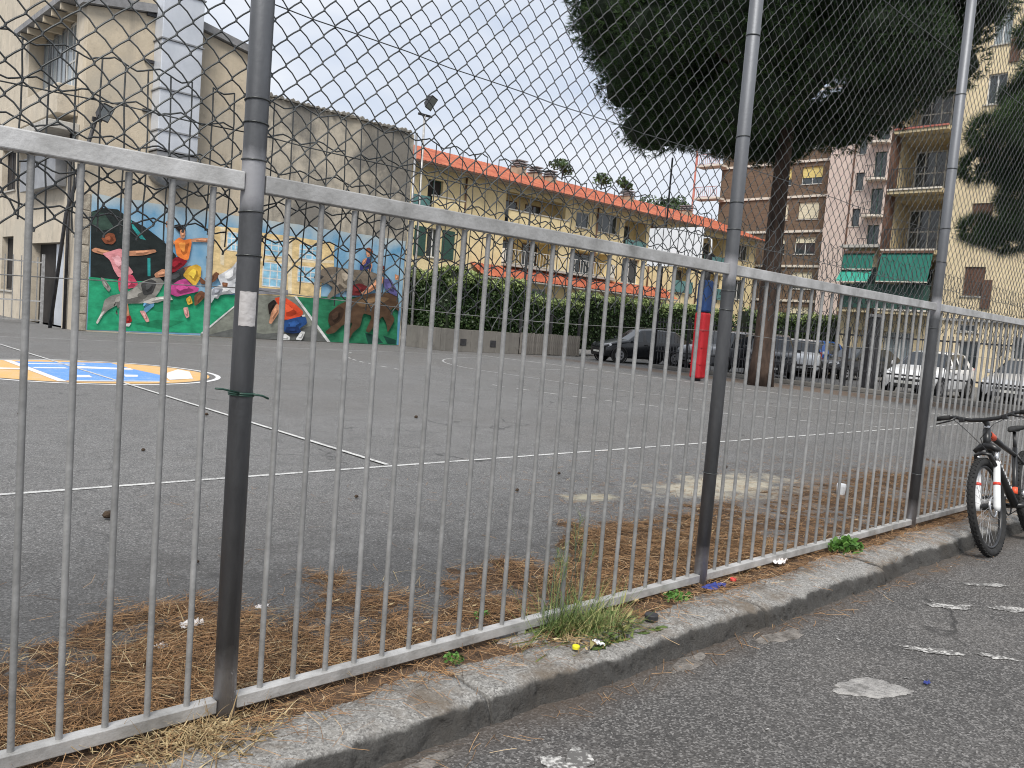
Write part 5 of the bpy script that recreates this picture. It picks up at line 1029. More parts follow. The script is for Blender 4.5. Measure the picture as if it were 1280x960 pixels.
for x,y,z,r,lb in ((31.5,36.5,2.6,1.6,'leafy bush in the garden of the yellow house, below its first window'),(35.0,36.5,3.1,1.2,'thin leafy bush beside the orange pent roof'),(47.5,36.5,2.7,1.8,'round green bush in front of the yellow house below the backboard'),(52.5,36,2.8,1.6,'garden bush in front of the yellow house behind the hoop pole'),(58,36,3,1.8,'garden bush at the far end of the yellow house')):
    root = empty('bush', (x,y,0), lb, 'bush'); leafy('f', M_TREE, [(x+random.uniform(-r,r)*.8,y+random.uniform(-.6,.6),z*.5+random.uniform(-.3,1)*z*.45,r*random.uniform(.35,.55)) for _ in range(11)], 1500, .2, root); MB().tube([(x,y,0),(x,y,z*.6)],.07,6).build('stem', M_TWIG, root)

# ------------------------------------------------------------------ basketball hoop
M_PADR = mat('red pad vinyl', (.36,.012,.018), (.46,.02,.028), 3, .45, .3, 8); M_PADB = mat('blue pad vinyl', (.012,.04,.13), (.02,.06,.18), 3, .45, .3, 8)
M_BOARD = mat('white backboard', (.66,.68,.70), (.74,.76,.78), 2, .4)
hoop = empty('basketball_hoop', (21.2,14.4,0), 'basketball stand with red and blue padded pole and white backboard', 'basketball hoop')
MB().box((21.02,14.22,.08),(21.38,14.58,2.04)).build('red_pad', M_PADR, hoop, bevel=.06); MB().box((21.025,14.225,2.05),(21.375,14.575,3.0)).build('blue_pad', M_PADB, hoop, bevel=.06)
for z in (.5,1.0,1.5): MB().box((21.015,14.215,z-.006),(21.385,14.585,z+.006)).build('pad_seam', M_PADR, hoop)
MB().tube([(21.2,14.4,0),(21.2,14.4,3.75)], .11, 12).build('pole', M_IRON, hoop, smooth=True)
for y in (14.2,14.6): MB().tube([(21.2,y,3.2),(19.46,y,3.45)], .035, 8).tube([(21.2,y,3.7),(19.46,y,4.05)], .035, 8).build('arm', M_IRON, hoop, smooth=True)
bd = MB().box((19.4,13.42,3.22),(19.45,15.26,4.3)).build('backboard', M_BOARD, hoop, bevel=.008)
MB().tube([(19.42,13.40,4.0),(19.42,13.25,4.02),(19.45,13.17,3.95),(19.5,13.17,3.6),(19.5,13.25,3.55)], .022, 6).build('hook', M_BOARD, bd, smooth=True)
M_RIM = mat('orange rim', (.5,.12,.03), None, 3, .5)
MB().torus((19.02,14.34,3.42),(0,0,1),.225,.010,28,6).box((19.24,14.27,3.40),(19.398,14.41,3.45)).build('rim', M_RIM, hoop, smooth=True)

# ------------------------------------------------------------------ railing between court and car park
cr_ = empty('car_park_railing', (25.7,10,0), 'dark railing with upright bars on a low concrete base in front of the parked cars', 'fence')
MB().box((25.5,-6,0),(25.95,19.4,.14)).build('concrete_base', M_CONC, cr_, bevel=.02)
for z in (.66,1.75): MB().box((25.68,-6,z-.025),(25.72,19.4,z+.025)).build('rail', M_IRON, cr_)
b0 = None; y = -5.9
M_BARD = mat('far railing bar', (.07,.07,.075), (.13,.13,.135), 5, .6)
while y < 19.4:
    if b0 is None: b0 = MB().box((-.009,-.009,.14),(.009,.009,1.9)).build('bar', M_BARD, cr_, world=False); b0.location = (0,y-10,0)
    else: copy_part(b0, cr_, (0,y-10,0))
    y += .14
for y in range(-6,20,3): MB().box((25.66,y-.03,.14),(25.74,y+.03,2.0)).build('railing_post', M_IRON, cr_)

# ------------------------------------------------------------------ parked cars
M_TYRE = mat('tyre rubber', (.012,.012,.012), (.025,.025,.025), 20, .85); M_RIMM = mat('alloy wheel', (.35,.35,.36), (.5,.5,.52), 6, .35, metal=.7)
M_CGLASS = glass('car glass', (.02,.025,.03), .05); M_LAMP = mat('headlamp', (.55,.57,.6), (.7,.72,.75), 8, .15, spec=.8); M_TAIL = mat('tail lamp', (.35,.01,.015), (.5,.02,.025), 6, .25); M_PLASTIC = mat('black trim', (.015,.015,.016), (.03,.03,.03), 12, .6); M_PLATE = mat('number plate', (.55,.55,.52), None, 4, .5)
def carpaint(name, c):
    m = mat(name, [v*.95 for v in c], [min(1,v*1.05) for v in c], 1.5, .25, spec=.6); m.node_tree.nodes['Principled BSDF'].inputs['Coat Weight'].default_value = .5 if c[0]>.1 else .15; return m
STA = {  # t, z_sill, z_belt, z_top, half width factor, roof half width factor
 'hatch': [(0,.38,.56,.60,.70,.62),(.02,.24,.66,.70,.86,.78),(.10,.2,.76,.82,.95,.84),(.22,.2,.86,.93,1,.86),(.27,.2,.89,.97,1,.86),(.43,.2,.92,1.40,1,.70),(.47,.2,.92,1.43,1,.69),(.58,.2,.93,1.47,1,.69),(.61,.2,.93,1.47,1,.69),(.80,.2,.95,1.45,1,.68),(.84,.2,.96,1.43,1,.68),(.955,.22,.98,1.12,.96,.74),(.985,.26,.84,.90,.93,.80),(1,.4,.62,.66,.82,.72)],
 'suv':   [(0,.42,.70,.76,.76,.70),(.02,.30,.84,.88,.90,.82),(.10,.26,.94,1.0,.97,.88),(.22,.26,1.0,1.06,1,.88),(.26,.26,1.02,1.10,1,.88),(.40,.26,1.05,1.60,1,.74),(.44,.26,1.05,1.64,1,.73),(.58,.26,1.06,1.68,1,.73),(.61,.26,1.06,1.68,1,.73),(.84,.26,1.08,1.65,1,.72),(.88,.26,1.08,1.62,1,.72),(.965,.28,1.10,1.22,.97,.80),(.99,.34,.95,1.0,.94,.84),(1,.45,.7,.76,.86,.78)]}
def car(loc, rz, Ln, Wd, H, pm, label, style='hatch', plate=True):
    root = empty('parked_car', (*loc,0), label, 'car', 'cars parked behind the court', rz)
    st = STA[style]; hs = H/max(s[3] for s in st); w = Wd/2; body = MB(); gl = MB(); rings=[]
    for t,zs_,zb,zt,wf,rf in st:
        x = Ln*(.5-t); W_ = w*wf; R_ = w*rf; zb*=hs; zt*=hs
        half = [(W_*.86,zs_),(W_*.98,zs_+.10),(W_,(zs_+zb)*.52),(W_*.985,zb-.06),(W_*.95,zb),(R_+ (W_*.93-R_)*.06,zt-.05*min(1,(zt-zb)/.3)),(R_*.88,zt),(0,zt+.015)]
        rings.append([(x,y,z) for y,z in half]+[(x,-y,z) for y,z in reversed(half[:-1])])
    n = len(rings[0])
    for i in range(len(rings)-1):
        a,b = st[i],st[i+1]; cab = (a[3]-a[2]>.2 or b[3]-b[2]>.2); pillar = (a[0],b[0]) in [(.58,.61),(.80,.84),(.84,.88)] or (a[0],b[0])==(.43,.47)
        screen = abs((b[3]-a[3])/(b[0]-a[0]))>1.5 and cab
        for k in range(n-1):
            q = [rings[i][k],rings[i][k+1],rings[i+1][k+1],rings[i+1][k]]
            side = k in (4,n-6); roofk = k in (5,6,7,8)
            isg = cab and ((side and not pillar and not (screen and b[0]<.5)) or (screen and roofk))
            if side and screen: isg = b[0]<.5 and False or (a[0]>.8)*0 or (b[0]<.5)
            (gl if isg else body).add(q,[(0,1,2,3)])
    for rg in (rings[0],rings[-1]): body.add(rg,[tuple(range(n))])
    body.add([rings[0][0],rings[-1][0],rings[-1][-1],rings[0][-1]],[(0,1,2,3)])
    def weld(mb):
        seen={}; vs=[]; ix=[]
        for v in mb.v:
            k=(round(v[0],4),round(v[1],4),round(v[2],4))
            if k not in seen: seen[k]=len(vs); vs.append(v)
            ix.append(seen[k])
        mb.v=vs; fs=[]; mi=[]
        for f,m in zip(mb.f,mb.mi):
            g=[]; [g.append(ix[i]) for i in f if ix[i] not in g]
            if len(g)>2: fs.append(tuple(g)); mi.append(m)
        mb.f=fs; mb.mi=mi; return mb
    bo = weld(body).build('body', pm, root, smooth=True, world=False); 
    md = bo.modifiers.new('edge','EDGE_SPLIT'); md.split_angle = rad(38)
    weld(gl).build('windows', M_CGLASS, root, smooth=False, world=False)
    wr = .31*hs if style=='hatch' else .35*hs
    for sx in (.335,-.31):
        for sy in (-1,1):
            x = Ln*sx; y = sy*(w-.10)
            wh = MB().tube([(x,y-.105,wr),(x,y-.085,wr),(x,y+.085,wr),(x,y+.105,wr)], [wr*.92,wr,wr,wr*.92], 22).build('wheel', M_TYRE, root, smooth=False, world=False)
            MB().tube([(x,y+sy*.100,wr),(x,y+sy*.112,wr)], wr*.66, 18).build('rim', M_RIMM, wh, world=False)
            for k in range(5):
                a = k*2*math.pi/5; MB().box((x+math.cos(a)*wr*.36-.035,y+sy*.1125,wr+math.sin(a)*wr*.36-.035),(x+math.cos(a)*wr*.36+.035,y+sy*.1135,wr+math.sin(a)*wr*.36+.035)).build('rim_gap', M_PLASTIC, wh, world=False)
            MB().torus((x,sy*(w+.003),wr),(0,1,0),wr+.035,.03,20,6,0,2*math.pi).build('wheel_arch', M_PLASTIC, root, smooth=True, world=False)
    F_ = Ln/2; zf = .70*hs*(1 if style=='hatch' else 1.18); zr = .86*hs*(1 if style=='hatch' else 1.08)
    for sy in (-1,1):
        MB().add([(F_-.10,sy*w*.84,zf-.10),(F_-.012,sy*w*.55,zf-.09),(F_-.03,sy*w*.52,zf+.03),(F_-.27,sy*w*.90,zf+.09),(F_-.30,sy*w*.955,zf+.01)],[(0,1,2,3,4)]).build('headlight', M_LAMP, root, world=False, fixn=False)
        MB().box((-F_+.0,sy*w*.70,zr-.16),(-F_+.14,sy*w*.93,zr+.14)).build('taillight', M_TAIL, root, world=False, bevel=.02)
        MB().box((Ln*.17,sy*(w+.015),.93*hs+(.12 if style=='suv' else 0)),(Ln*.17+.10,sy*(w+.16),1.06*hs+(.12 if style=='suv' else 0))).build('mirror', pm, root, world=False, bevel=.03)
        for t in (.46,.66): MB().box((Ln*(.5-t)-.09,sy*(w*.985),.78*hs),(Ln*(.5-t)+.09,sy*(w+.012),.81*hs)).build('door_handle', M_PLASTIC, root, world=False)
    MB().box((F_-.05,-w*.5,.47*hs),(F_+.006,w*.5,.56*hs)).box((F_-.06,-w*.62,.26*hs),(F_+.004,w*.62,.37*hs)).build('grille', M_PLASTIC, root, world=False, bevel=.015)
    MB().box((F_+.007,-.26,.385*hs),(F_+.014,.26,.46*hs)).build('number_plate', M_PLATE, root, world=False)
    MB().box((-F_-.012,-.26,.56*hs),(-F_+.1,.26,.67*hs)).build('number_plate', M_PLATE, root, world=False)
    MB().box((-F_-.006,-w*.7,.27*hs),(-F_+.12,w*.7,.42*hs)).build('bumper', M_PLASTIC, root, world=False, bevel=.02)
    return root
P_WHITE = carpaint('white car paint',(.76,.77,.78)); P_SILVER = carpaint('silver car paint',(.45,.46,.48)); P_BLACK = carpaint('black car paint',(.012,.013,.015)); P_GREY = carpaint('grey car paint',(.16,.165,.175)); P_BLUE = carpaint('blue car paint',(.02,.09,.33)); P_DARK = carpaint('anthracite car paint',(.03,.032,.036))
PI = math.pi
car((28.5,10.5), PI, 3.75, 1.66, 1.45, P_WHITE, 'white hatchback parked nose towards the court in front of the green awnings')
car((30.0,8.1), PI+.03, 4.1, 1.70, 1.42, P_SILVER, 'silver car parked beside the white hatchback below the cream wall')
car((28.1,17.9), PI, 4.3, 1.78, 1.62, P_GREY, 'grey car parked nose towards the court behind the red padded pole', 'suv')
car((27.9,21.9), PI-.42, 3.95, 1.68, 1.44, P_BLACK, 'black hatchback parked beside the slatted fence')
car((28.4,16.15), PI+.52, 3.9, 1.72, 1.62, P_DARK, 'dark tall car parked between the grey car and the pine trunk', 'suv')
car((33.6,17.75), PI+.49, 4.0, 1.70, 1.55, P_WHITE, 'white tall car parked behind the thick pine trunk', 'suv')
car((38.0,19.9), 0, 4.0, 1.68, 1.5, P_DARK, 'dark hatchback seen from behind beyond the white tall car')
car((36.4,18.05), 0, 3.7, 1.64, 1.55, P_BLUE, 'blue hatchback seen from behind with red tail lights')
car((35.4,16.1), PI/2+1.2, 3.9, 1.66, 1.38, P_BLACK, 'low black car parked beside the blue hatchback')
# ------------------------------------------------------------------ mountain bike leaning on the railing
M_BF = mat('matt black frame', (.012,.012,.013), (.02,.02,.021), 10, .35, spec=.5); M_FORK = mat('white fork', (.68,.69,.70), (.76,.77,.78), 6, .3); M_RED = mat('red band', (.55,.05,.03), None, 4, .4); M_ORB = mat('orange red decal', (.75,.10,.04), None, 4, .4); M_CHR = mat('bright steel', (.5,.5,.51), (.62,.62,.63), 12, .25, metal=.9)
M_SPOKE = mat('steel spoke', (.42,.42,.43), (.55,.55,.56), 12, .35, metal=.6)
bike = empty('mountain_bike', (6.86,1.935,-.10), 'black mountain bike with white fork leaning against the railing', 'bicycle', rz=PI+.01)
bike.rotation_euler = (rad(12.5), 0, PI+.01)
def bp_(name, m, mb, parent=bike, smooth=True, bevel=0): return mb.build(name, m, parent, smooth=smooth, world=False, bevel=bevel)
WR = .362
def wheel(ax_, steer=0.0):
    mb = MB(); c = (ax_,0,WR)
    w = bp_('wheel', M_TYRE, mb.torus(c,(0,1,0),WR-.028,.028,64,12))
    kn = MB()
    for i in range(60):          # tread knobs
        a = 2*math.pi*i/60
        for y in (-.016,.0,.016):
            aa = a+(.05 if y==0 else 0); p = Vector((ax_+math.cos(aa)*(WR-.001),y,WR+math.sin(aa)*(WR-.001))); t = Vector((-math.sin(aa),0,math.cos(aa))); r_ = Vector((math.cos(aa),0,math.sin(aa))); s_ = Vector((0,1,0))
            kn.add([p+t*.008*i1+s_*.006*j1+r_*(.003 if k1 else -.004) for k1 in (0,1) for i1,j1 in ((-1,-1),(1,-1),(1,1),(-1,1))],[(4,5,6,7),(0,1,5,4),(1,2,6,5),(2,3,7,6),(3,0,4,7)])
    o = bp_('tread', M_TYRE, kn, w, False); o['kind'] = 'stuff'
    bp_('rim', M_BF, MB().torus(c,(0,1,0),WR-.064,.013,56,8), w)
    bp_('hub', M_BF, MB().tube([(ax_,-.05,WR),(ax_,-.03,WR),(ax_,.03,WR),(ax_,.05,WR)],[.012,.026,.026,.012],14), w)
    for i in range(28):
        a = 2*math.pi*i/28; b = a+(.5 if i%2 else -.5); sy = .028 if (i//2)%2 else -.028
        bp_('spoke', M_SPOKE, MB().tube([(ax_+.024*math.cos(b),sy,WR+.024*math.sin(b)),(ax_+(WR-.07)*math.cos(a),0,WR+(WR-.07)*math.sin(a))],.0013,4,False), w)
    bp_('brake_disc', M_CHR, MB().torus((ax_,.04,WR),(0,1,0),.072,.009,30,4), w)
    return w
wheel(0.0); wheel(-1.10)
T = lambda pts,r,n=12: MB().tube(pts,r,n)
for s in (-1,1):
    bp_('fork_leg', M_FORK, T([(0,s*.066,WR-.03),(0,s*.066,WR),(-.095,s*.066,.62),(-.118,s*.066,.685)],[.02,.026,.024,.022]))
    bp_('stanchion', M_CHR, T([(-.116,s*.066,.68),(-.15,s*.066,.775)],.016))
    bp_('fork_band', M_RED, T([(-.055,s*.066,.515),(-.062,s*.066,.535)],.0262))
bp_('fork_arch', M_BF, T([(-.085,-.066,.66),(-.04,-.05,.745),(-.03,0,.76),(-.04,.05,.745),(-.085,.066,.66)],.014,8))
bp_('fork_crown', M_BF, T([(-.145,-.085,.765),(-.15,-.04,.80),(-.152,0,.81),(-.15,.04,.80),(-.145,.085,.765)],[.022,.027,.028,.027,.022]))
fr = bp_('frame', M_BF, T([(-.155,0,.80),(-.205,0,.935)],.027).tube([(-.165,0,.84),(-.42,0,.545),(-.655,0,.32)],[.030,.033,.030],14).tube([(-.195,0,.905),(-.5,0,.80),(-.815,0,.70)],[.025,.022,.018],12).tube([(-.655,0,.31),(-.835,0,.76)],.019,12)
  .tube([(-.655,-.02,.31),(-.80,-.05,.33),(-1.10,-.066,WR)],.012,8).tube([(-.655,.02,.31),(-.80,.05,.33),(-1.10,.066,WR)],.012,8).tube([(-.815,-.015,.70),(-.9,-.05,.60),(-1.10,-.066,WR)],.010,8).tube([(-.815,.015,.70),(-.9,.05,.60),(-1.10,.066,WR)],.010,8))
bp_('decal', M_ORB, T([(-.235,0,.8935),(-.33,0,.8605)],.0262,14), fr); bp_('decal', M_ORB, T([(-.69,0,.398),(-.71,0,.448)],.0205,12), fr)
for i in range(11):
    p = Vector((-.235,.0,.759)).lerp(Vector((-.50,0,.468)), i/10)
    for s in (-1,1): bp_('down_tube_letter', M_FORK, MB().box((p.x-.008,s*.0318,p.z-.011),(p.x+.006,s*.0345,p.z+(.006 if i%3 else .012))), fr, False)
bp_('headset', M_CHR, T([(-.205,0,.935),(-.212,0,.955)],.024))
bp_('stem', M_BF, T([(-.212,0,.955),(-.216,0,.98),(-.15,0,1.005)],[.02,.021,.018]))
hb = bp_('handlebar', M_BF, T([(-.185,-.355,1.04),(-.175,-.22,1.045),(-.155,-.10,1.012),(-.15,0,1.006),(-.155,.10,1.012),(-.175,.22,1.045),(-.185,.355,1.04)],[.0135,.0135,.015,.017,.015,.0135,.0135],12))
for s in (-1,1):
    bp_('grip', M_TYRE, T([(-.186,s*.36,1.04),(-.179,s*.245,1.0445)],.0185,12), hb)
    bp_('brake_lever', M_BF, T([(-.176,s*.20,1.044),(-.135,s*.205,1.03),(-.115,s*.24,1.015),(-.11,s*.33,1.0)],[.014,.010,.007,.005],8), hb)
    bp_('shifter', M_BF, MB().box((-.165,s*.15-.02,1.0),(-.125,s*.15+.02,1.035)), hb, False, .006)
bp_('brake_cable', M_BF, T([(-.12,-.2,1.02),(-.04,-.14,.99),(-.0,-.05,.90),(-.07,.02,.78),(-.1,.066,.6)],.0028,6)); bp_('gear_cable', M_BF, T([(-.12,.15,1.0),(-.03,.10,.97),(-.03,.0,.87),(-.14,-.02,.80),(-.2,-.03,.78)],.0028,6))
bp_('seat_post', M_BF, T([(-.83,0,.745),(-.875,0,.895)],.0135))
def saddle():
    vs=[]; fs=[]; st=[(-.14,.066,.0,.028),(-.10,.078,.008,.035),(-.04,.066,.004,.035),(.03,.036,-.004,.03),(.09,.024,-.006,.026),(.13,.015,-.014,.018)]
    for x,w,z,h in st:
        for y,dz in ((-w,-.012),(-w*.8,.006),(0,.010),(w*.8,.006),(w,-.012),(w*.6,-h),(-w*.6,-h)): vs.append((-.875+x+.01,y,.925+z+dz))
    n=7
    for i in range(len(st)-1):
        for k in range(n): fs.append((i*n+k,i*n+(k+1)%n,(i+1)*n+(k+1)%n,(i+1)*n+k))
    fs += [tuple(range(n)),tuple((len(st)-1)*n+k for k in range(n))]
    o = bp_('saddle', M_TYRE, MB().add(vs,fs)); md = o.modifiers.new('sub','SUBSURF'); md.levels = md.render_levels = 2
saddle(); bp_('saddle_rail', M_BF, MB().tube([(-.97,-.022,.905),(-.92,-.022,.893),(-.82,-.022,.893),(-.77,-.015,.91)],.004,6).tube([(-.97,.022,.905),(-.92,.022,.893),(-.82,.022,.893),(-.77,.015,.91)],.004,6))
cx = bp_('chainring', M_BF, MB().torus((-.655,-.05,.31),(0,1,0),.075,.006,32,5).tube([(-.655,-.07,.31),(-.655,.07,.31)],.02,12))
for s,a in ((-1,.5),(1,.5+PI)):
    e = Vector((-.655+.17*math.cos(a), s*.075, .31+.17*math.sin(a))); bp_('crank', M_BF, T([(-.655,s*.07,.31),e],[.014,.011],8), cx)
    bp_('pedal', M_BF, MB().box((e.x-.045,e.y+s*.01,e.z-.012),(e.x+.045,e.y+s*.10,e.z+.012)), cx, False, .004)
bp_('chain', M_IRON, T([(-.655,-.05,.385),(-1.10,-.045,WR+.045)],.004,5).tube([(-.655,-.05,.235),(-1.06,-.045,.27),(-1.10,-.045,WR-.045)],.004,5)); bp_('cassette', M_CHR, MB().torus((-1.10,-.045,WR),(0,1,0),.03,.02,20,6)); bp_('rear_mech', M_BF, MB().box((-1.12,-.065,.22),(-1.05,-.045,.33)), bike, False, .008)
bp_('front_reflector', M_RED, MB().box((.0,-.0,.0),(.001,.001,.001)), bike) if False else None

# ------------------------------------------------------------------ pine needles, straw, tufts
M_LIT = leafmat('fallen pine needles', [(.065,.038,.02),(.155,.088,.042),(.28,.152,.068),(.40,.24,.115),(.52,.39,.24)], .75)
M_STRAW = leafmat('dry straw', [(.15,.10,.05),(.27,.19,.095),(.38,.29,.15),(.48,.39,.23)], .7)
M_GRASS = leafmat('grass blades', [(.05,.085,.02),(.08,.13,.03),(.16,.20,.06),(.40,.34,.16)], .55)
M_WEED = leafmat('weed leaves', [(.04,.10,.015),(.07,.17,.03),(.12,.24,.05)], .5)
def ribbons(A, D, U, ln, w, curl, segs=3):
    """curved flat blades from A along D, bending by curl towards U"""
    n = len(A); e = np.cross(D,U); e /= np.linalg.norm(e,axis=1,keepdims=True)+1e-9; V=[]
    for i in range(segs+1):
        t = i/segs; c = A + D*(ln*t)[:,None] + U*(curl*t*t)[:,None]; ww = (w*(1-.85*t))[:,None]*.5
        V += [c-e*ww, c+e*ww]
    V = np.stack(V,1).reshape(-1,3); k = 2*(segs+1)
    F = np.array([[2*i,2*i+1,2*i+3,2*i+2] for i in range(segs)]); F = (np.arange(n)[:,None,None]*k+F[None]).reshape(-1,4); return V,F,k
pts=[]; 
def scatter(n, x0, x1, y0, y1, pw=1.0, lo=.12):
    out=[]
    while len(out)<n:
        x=random.uniform(x0,x1); y=random.uniform(y0,y1); l=litter(x,y)
        if random.random() < max(0,l-lo)**pw*1.1: out.append((x,y,l))
    return out
pts = scatter(17000,.1,2.7,2.55,3.75) + scatter(13000,2.6,5.2,2.52,4.0) + scatter(8000,5.2,9.5,2.5,4.2,.7,.02) + scatter(3000,9.5,13,2.5,4.2)
for _ in range(3600): pts.append((random.uniform(.3,9),2.36+.24*random.random(),.5))
for _ in range(500):
    x = random.uniform(.3,9); pts.append((x,random.uniform(2.5,5.6) if x>2 else random.uniform(2.5,4.2),0))
for _ in range(2600): pts.append((random.uniform(4.6,11),random.gauss(4.0,.6),0))
for _ in range(2400): pts.append((random.uniform(.4,9),2.40-abs(random.gauss(0,.10)),-.5))
for _ in range(220): pts.append((random.uniform(1.2,7),2.06-abs(random.gauss(0,.05)),-1))
A = np.array([(x,y,((max(0,soil_z(x,y)) if y>2.66 else soil_z(x,y))+.002+.026*random.random()*(.3+l)) if l>=0 else (.026+.010*random.random() if l==-.5 else -.096+.004*random.random())) for x,y,l in pts]); n = len(A)
ang = RNG.random(n)*2*PI; tilt = RNG.normal(size=n)*.10
D = np.stack([np.cos(ang)*np.cos(tilt),np.sin(ang)*np.cos(tilt),np.sin(tilt)],1); side = np.stack([-np.sin(ang),np.cos(ang),np.zeros(n)],1); 
up = np.tile([0,0,1.],(n,1)); e_mix = (RNG.normal(size=n)*.5)[:,None]
ln = .05+.07*RNG.random(n); V,F,k = ribbons(A,D,side*1.0+up*.25*e_mix,ln,np.where(A[:,0]<3,.0017,.0024),RNG.normal(size=n)*.018,2)
# lay the blades face-up
V2 = V.reshape(n,k,3); c = (V2[:,0::2]+V2[:,1::2])/2; w_ = np.where(A[:,0]<3,.0016,.0024)[:,None,None]*.5; V2[:,0::2] = c-side[:,None,:]*w_*1.0; V2[:,1::2] = c+side[:,None,:]*w_*1.0+np.array([0,0,.0006]); V = V2.reshape(-1,3)
V[:,2] = np.where(V[:,2]<-.05, np.maximum(V[:,2],-.0985), np.maximum(V[:,2],np.where(V[:,1]<2.6,-.03,.002)))
raw_mesh('pine_needle_litter', V, F, M_LIT, rnd=np.repeat(np.clip(.42+.26*RNG.normal(size=n),0,1),k), label='rust brown fallen pine needles along the foot of the railing', cat='pine needles', kind='stuff')
# paler straw stalks
st = [(random.uniform(.2,1.7),random.uniform(2.5,3.3)) for _ in range(300)]+[(random.uniform(1.2,5),random.uniform(2.42,3.4)) for _ in range(140)]
A = np.array([(x,y,.02+.03*random.random()) for x,y in st]); n=len(A); ang = RNG.random(n)*2*PI; tl = RNG.normal(size=n)*.16+.06
D = np.stack([np.cos(ang)*np.cos(tl),np.sin(ang)*np.cos(tl),np.sin(tl)],1); V,F,k = ribbons(A,D,np.tile([0,0,1.],(n,1)),.06+.13*RNG.random(n),.0025+.002*RNG.random(n),-.02*RNG.random(n),3); V[:,2]=np.maximum(V[:,2],.012)
raw_mesh('dry_straw', V, F, M_STRAW, rnd=np.repeat(RNG.random(n),k), label='pale dry straw stalks lying on the brown needles', cat='straw', kind='stuff')
def tuft(name, c, n, h, spread, m, label, cat, w=.004, droop=.25, z0=.0, base=.05, rb=(0,1)):
    A = np.array(c)+np.stack([RNG.normal(size=n)*base,RNG.normal(size=n)*base*.6,np.full(n,z0)],1); ang = RNG.random(n)*2*PI; el = np.clip(1.25-np.abs(RNG.normal(size=n))*spread,.05,1.5)
    D = np.stack([np.cos(ang)*np.cos(el),np.sin(ang)*np.cos(el),np.sin(el)],1); U = np.stack([np.cos(ang)*.4,np.sin(ang)*.4,-np.ones(n)],1); ln = h*(.4+.75*RNG.random(n))
    V,F,k = ribbons(A,D,U,ln,w*(.6+.8*RNG.random(n)),ln*droop*RNG.random(n)*1.6,5); fl = c[2]+.004; V[:,1]=np.maximum(V[:,1],2.17+.04*RNG.random(len(V))); V[:,2]=np.maximum(V[:,2],fl+.01*RNG.random(len(V)))
    return V,F,np.repeat(rb[0]+(rb[1]-rb[0])*RNG.random(n),k)
def tuft_obj(name, sets, m, label, cat):
    Vs=[];Fs=[];Rs=[];o=0
    for V,F,r in sets: Vs.append(V);Fs.append(F+o);Rs.append(r);o+=len(V)
    return raw_mesh(name, np.concatenate(Vs), np.concatenate(Fs), m, rnd=np.concatenate(Rs), label=label, cat=cat)
tuft_obj('grass_tuft', [tuft('',(2.82,2.37,.0),620,.27,.6,M_GRASS,'','',.0045,.5,0,.11,(.1,.95)), tuft('',(2.66,2.42,.0),70,.36,.2,M_GRASS,'','',.004,.16,0,.05,(0,.6)), tuft('',(2.95,2.36,0),200,.13,.7,M_GRASS,'','',.004,.6,0,.07,(.4,1))], M_GRASS, 'tall green grass tuft growing through the foot of the railing', 'grass')
# seed heads on tall stalks belong to the same clump of grass: a plant with stalks
sg = empty('seeding_grass', (2.72,2.45,0), 'thin seeding grass stalks rising above the green tuft', 'grass')
for i in range(9):
    x,y = 2.66+random.uniform(-.06,.22), 2.45+random.uniform(-.04,.05); h = random.uniform(.28,.52); dx = random.uniform(-.08,.10)
    s_ = MB().tube([(x,y,0),(x+dx*.3,y,h*.5),(x+dx,y,h)], [.0011,.0009,.0007], 5).build('stalk', MATS['grass blades'] if False else M_SHUTG, sg, smooth=True)
    nn=26; A = np.array([(x+dx*(.75+.25*t),y,h*(.72+.28*t)) for t in RNG.random(nn)]); D = unit(nn); D[:,2]=np.abs(D[:,2])+.6; D/=np.linalg.norm(D,axis=1,keepdims=True)
    V,F,k = ribbons(A,D,unit(nn),.03+.03*RNG.random(nn),np.full(nn,.0016),.004*np.ones(nn),2); raw_mesh('seed_head', V, F, M_GRASS, s_, rnd=np.repeat(.35+.5*RNG.random(nn),k))
tuft_obj('straw_tuft', [tuft('',(1.06,2.385,.0),420,.13,.9,M_STRAW,'','',.005,.7,0,.12)], M_STRAW, 'dry yellow straw clump spilling over the kerb beside the taped post', 'dry grass')
tuft_obj('straw_tuft', [tuft('',(2.62,2.27,.02),46,.10,1.0,M_STRAW,'','',.004,.6,0,.04)], M_STRAW, 'small dry grass clump on the kerb beside the yellow cap', 'dry grass')
def weed(c, n, r, label, h=.07, sz=.03):
    d = unit(n); P = np.array(c)+d*np.array([r,r*.7,h])*RNG.random((n,1))**.5; P[:,2] = c[2]+np.abs(P[:,2]-c[2])+.008; V,F = leaf_quads(P,sz,.6,.3)
    raw_mesh('weed', V, F, M_WEED, rnd=np.repeat(RNG.random(n),4), label=label, cat='weed')
weed((5.42,2.40,.01), 420, .15, 'bright green leafy weed on the kerb below the bottom rail', .09, .035)
weed((3.55,2.40,.012), 190, .10, 'flat green weed on the kerb beside the post with blue scraps', .02, .022); weed((2.08,2.40,.01), 60, .05, 'tiny green weed in the dirt between kerb and bottom rail', .03, .022); weed((2.5,2.72,.01), 50, .05, 'tiny weed behind the bottom rail beside the bare patch', .03, .02)
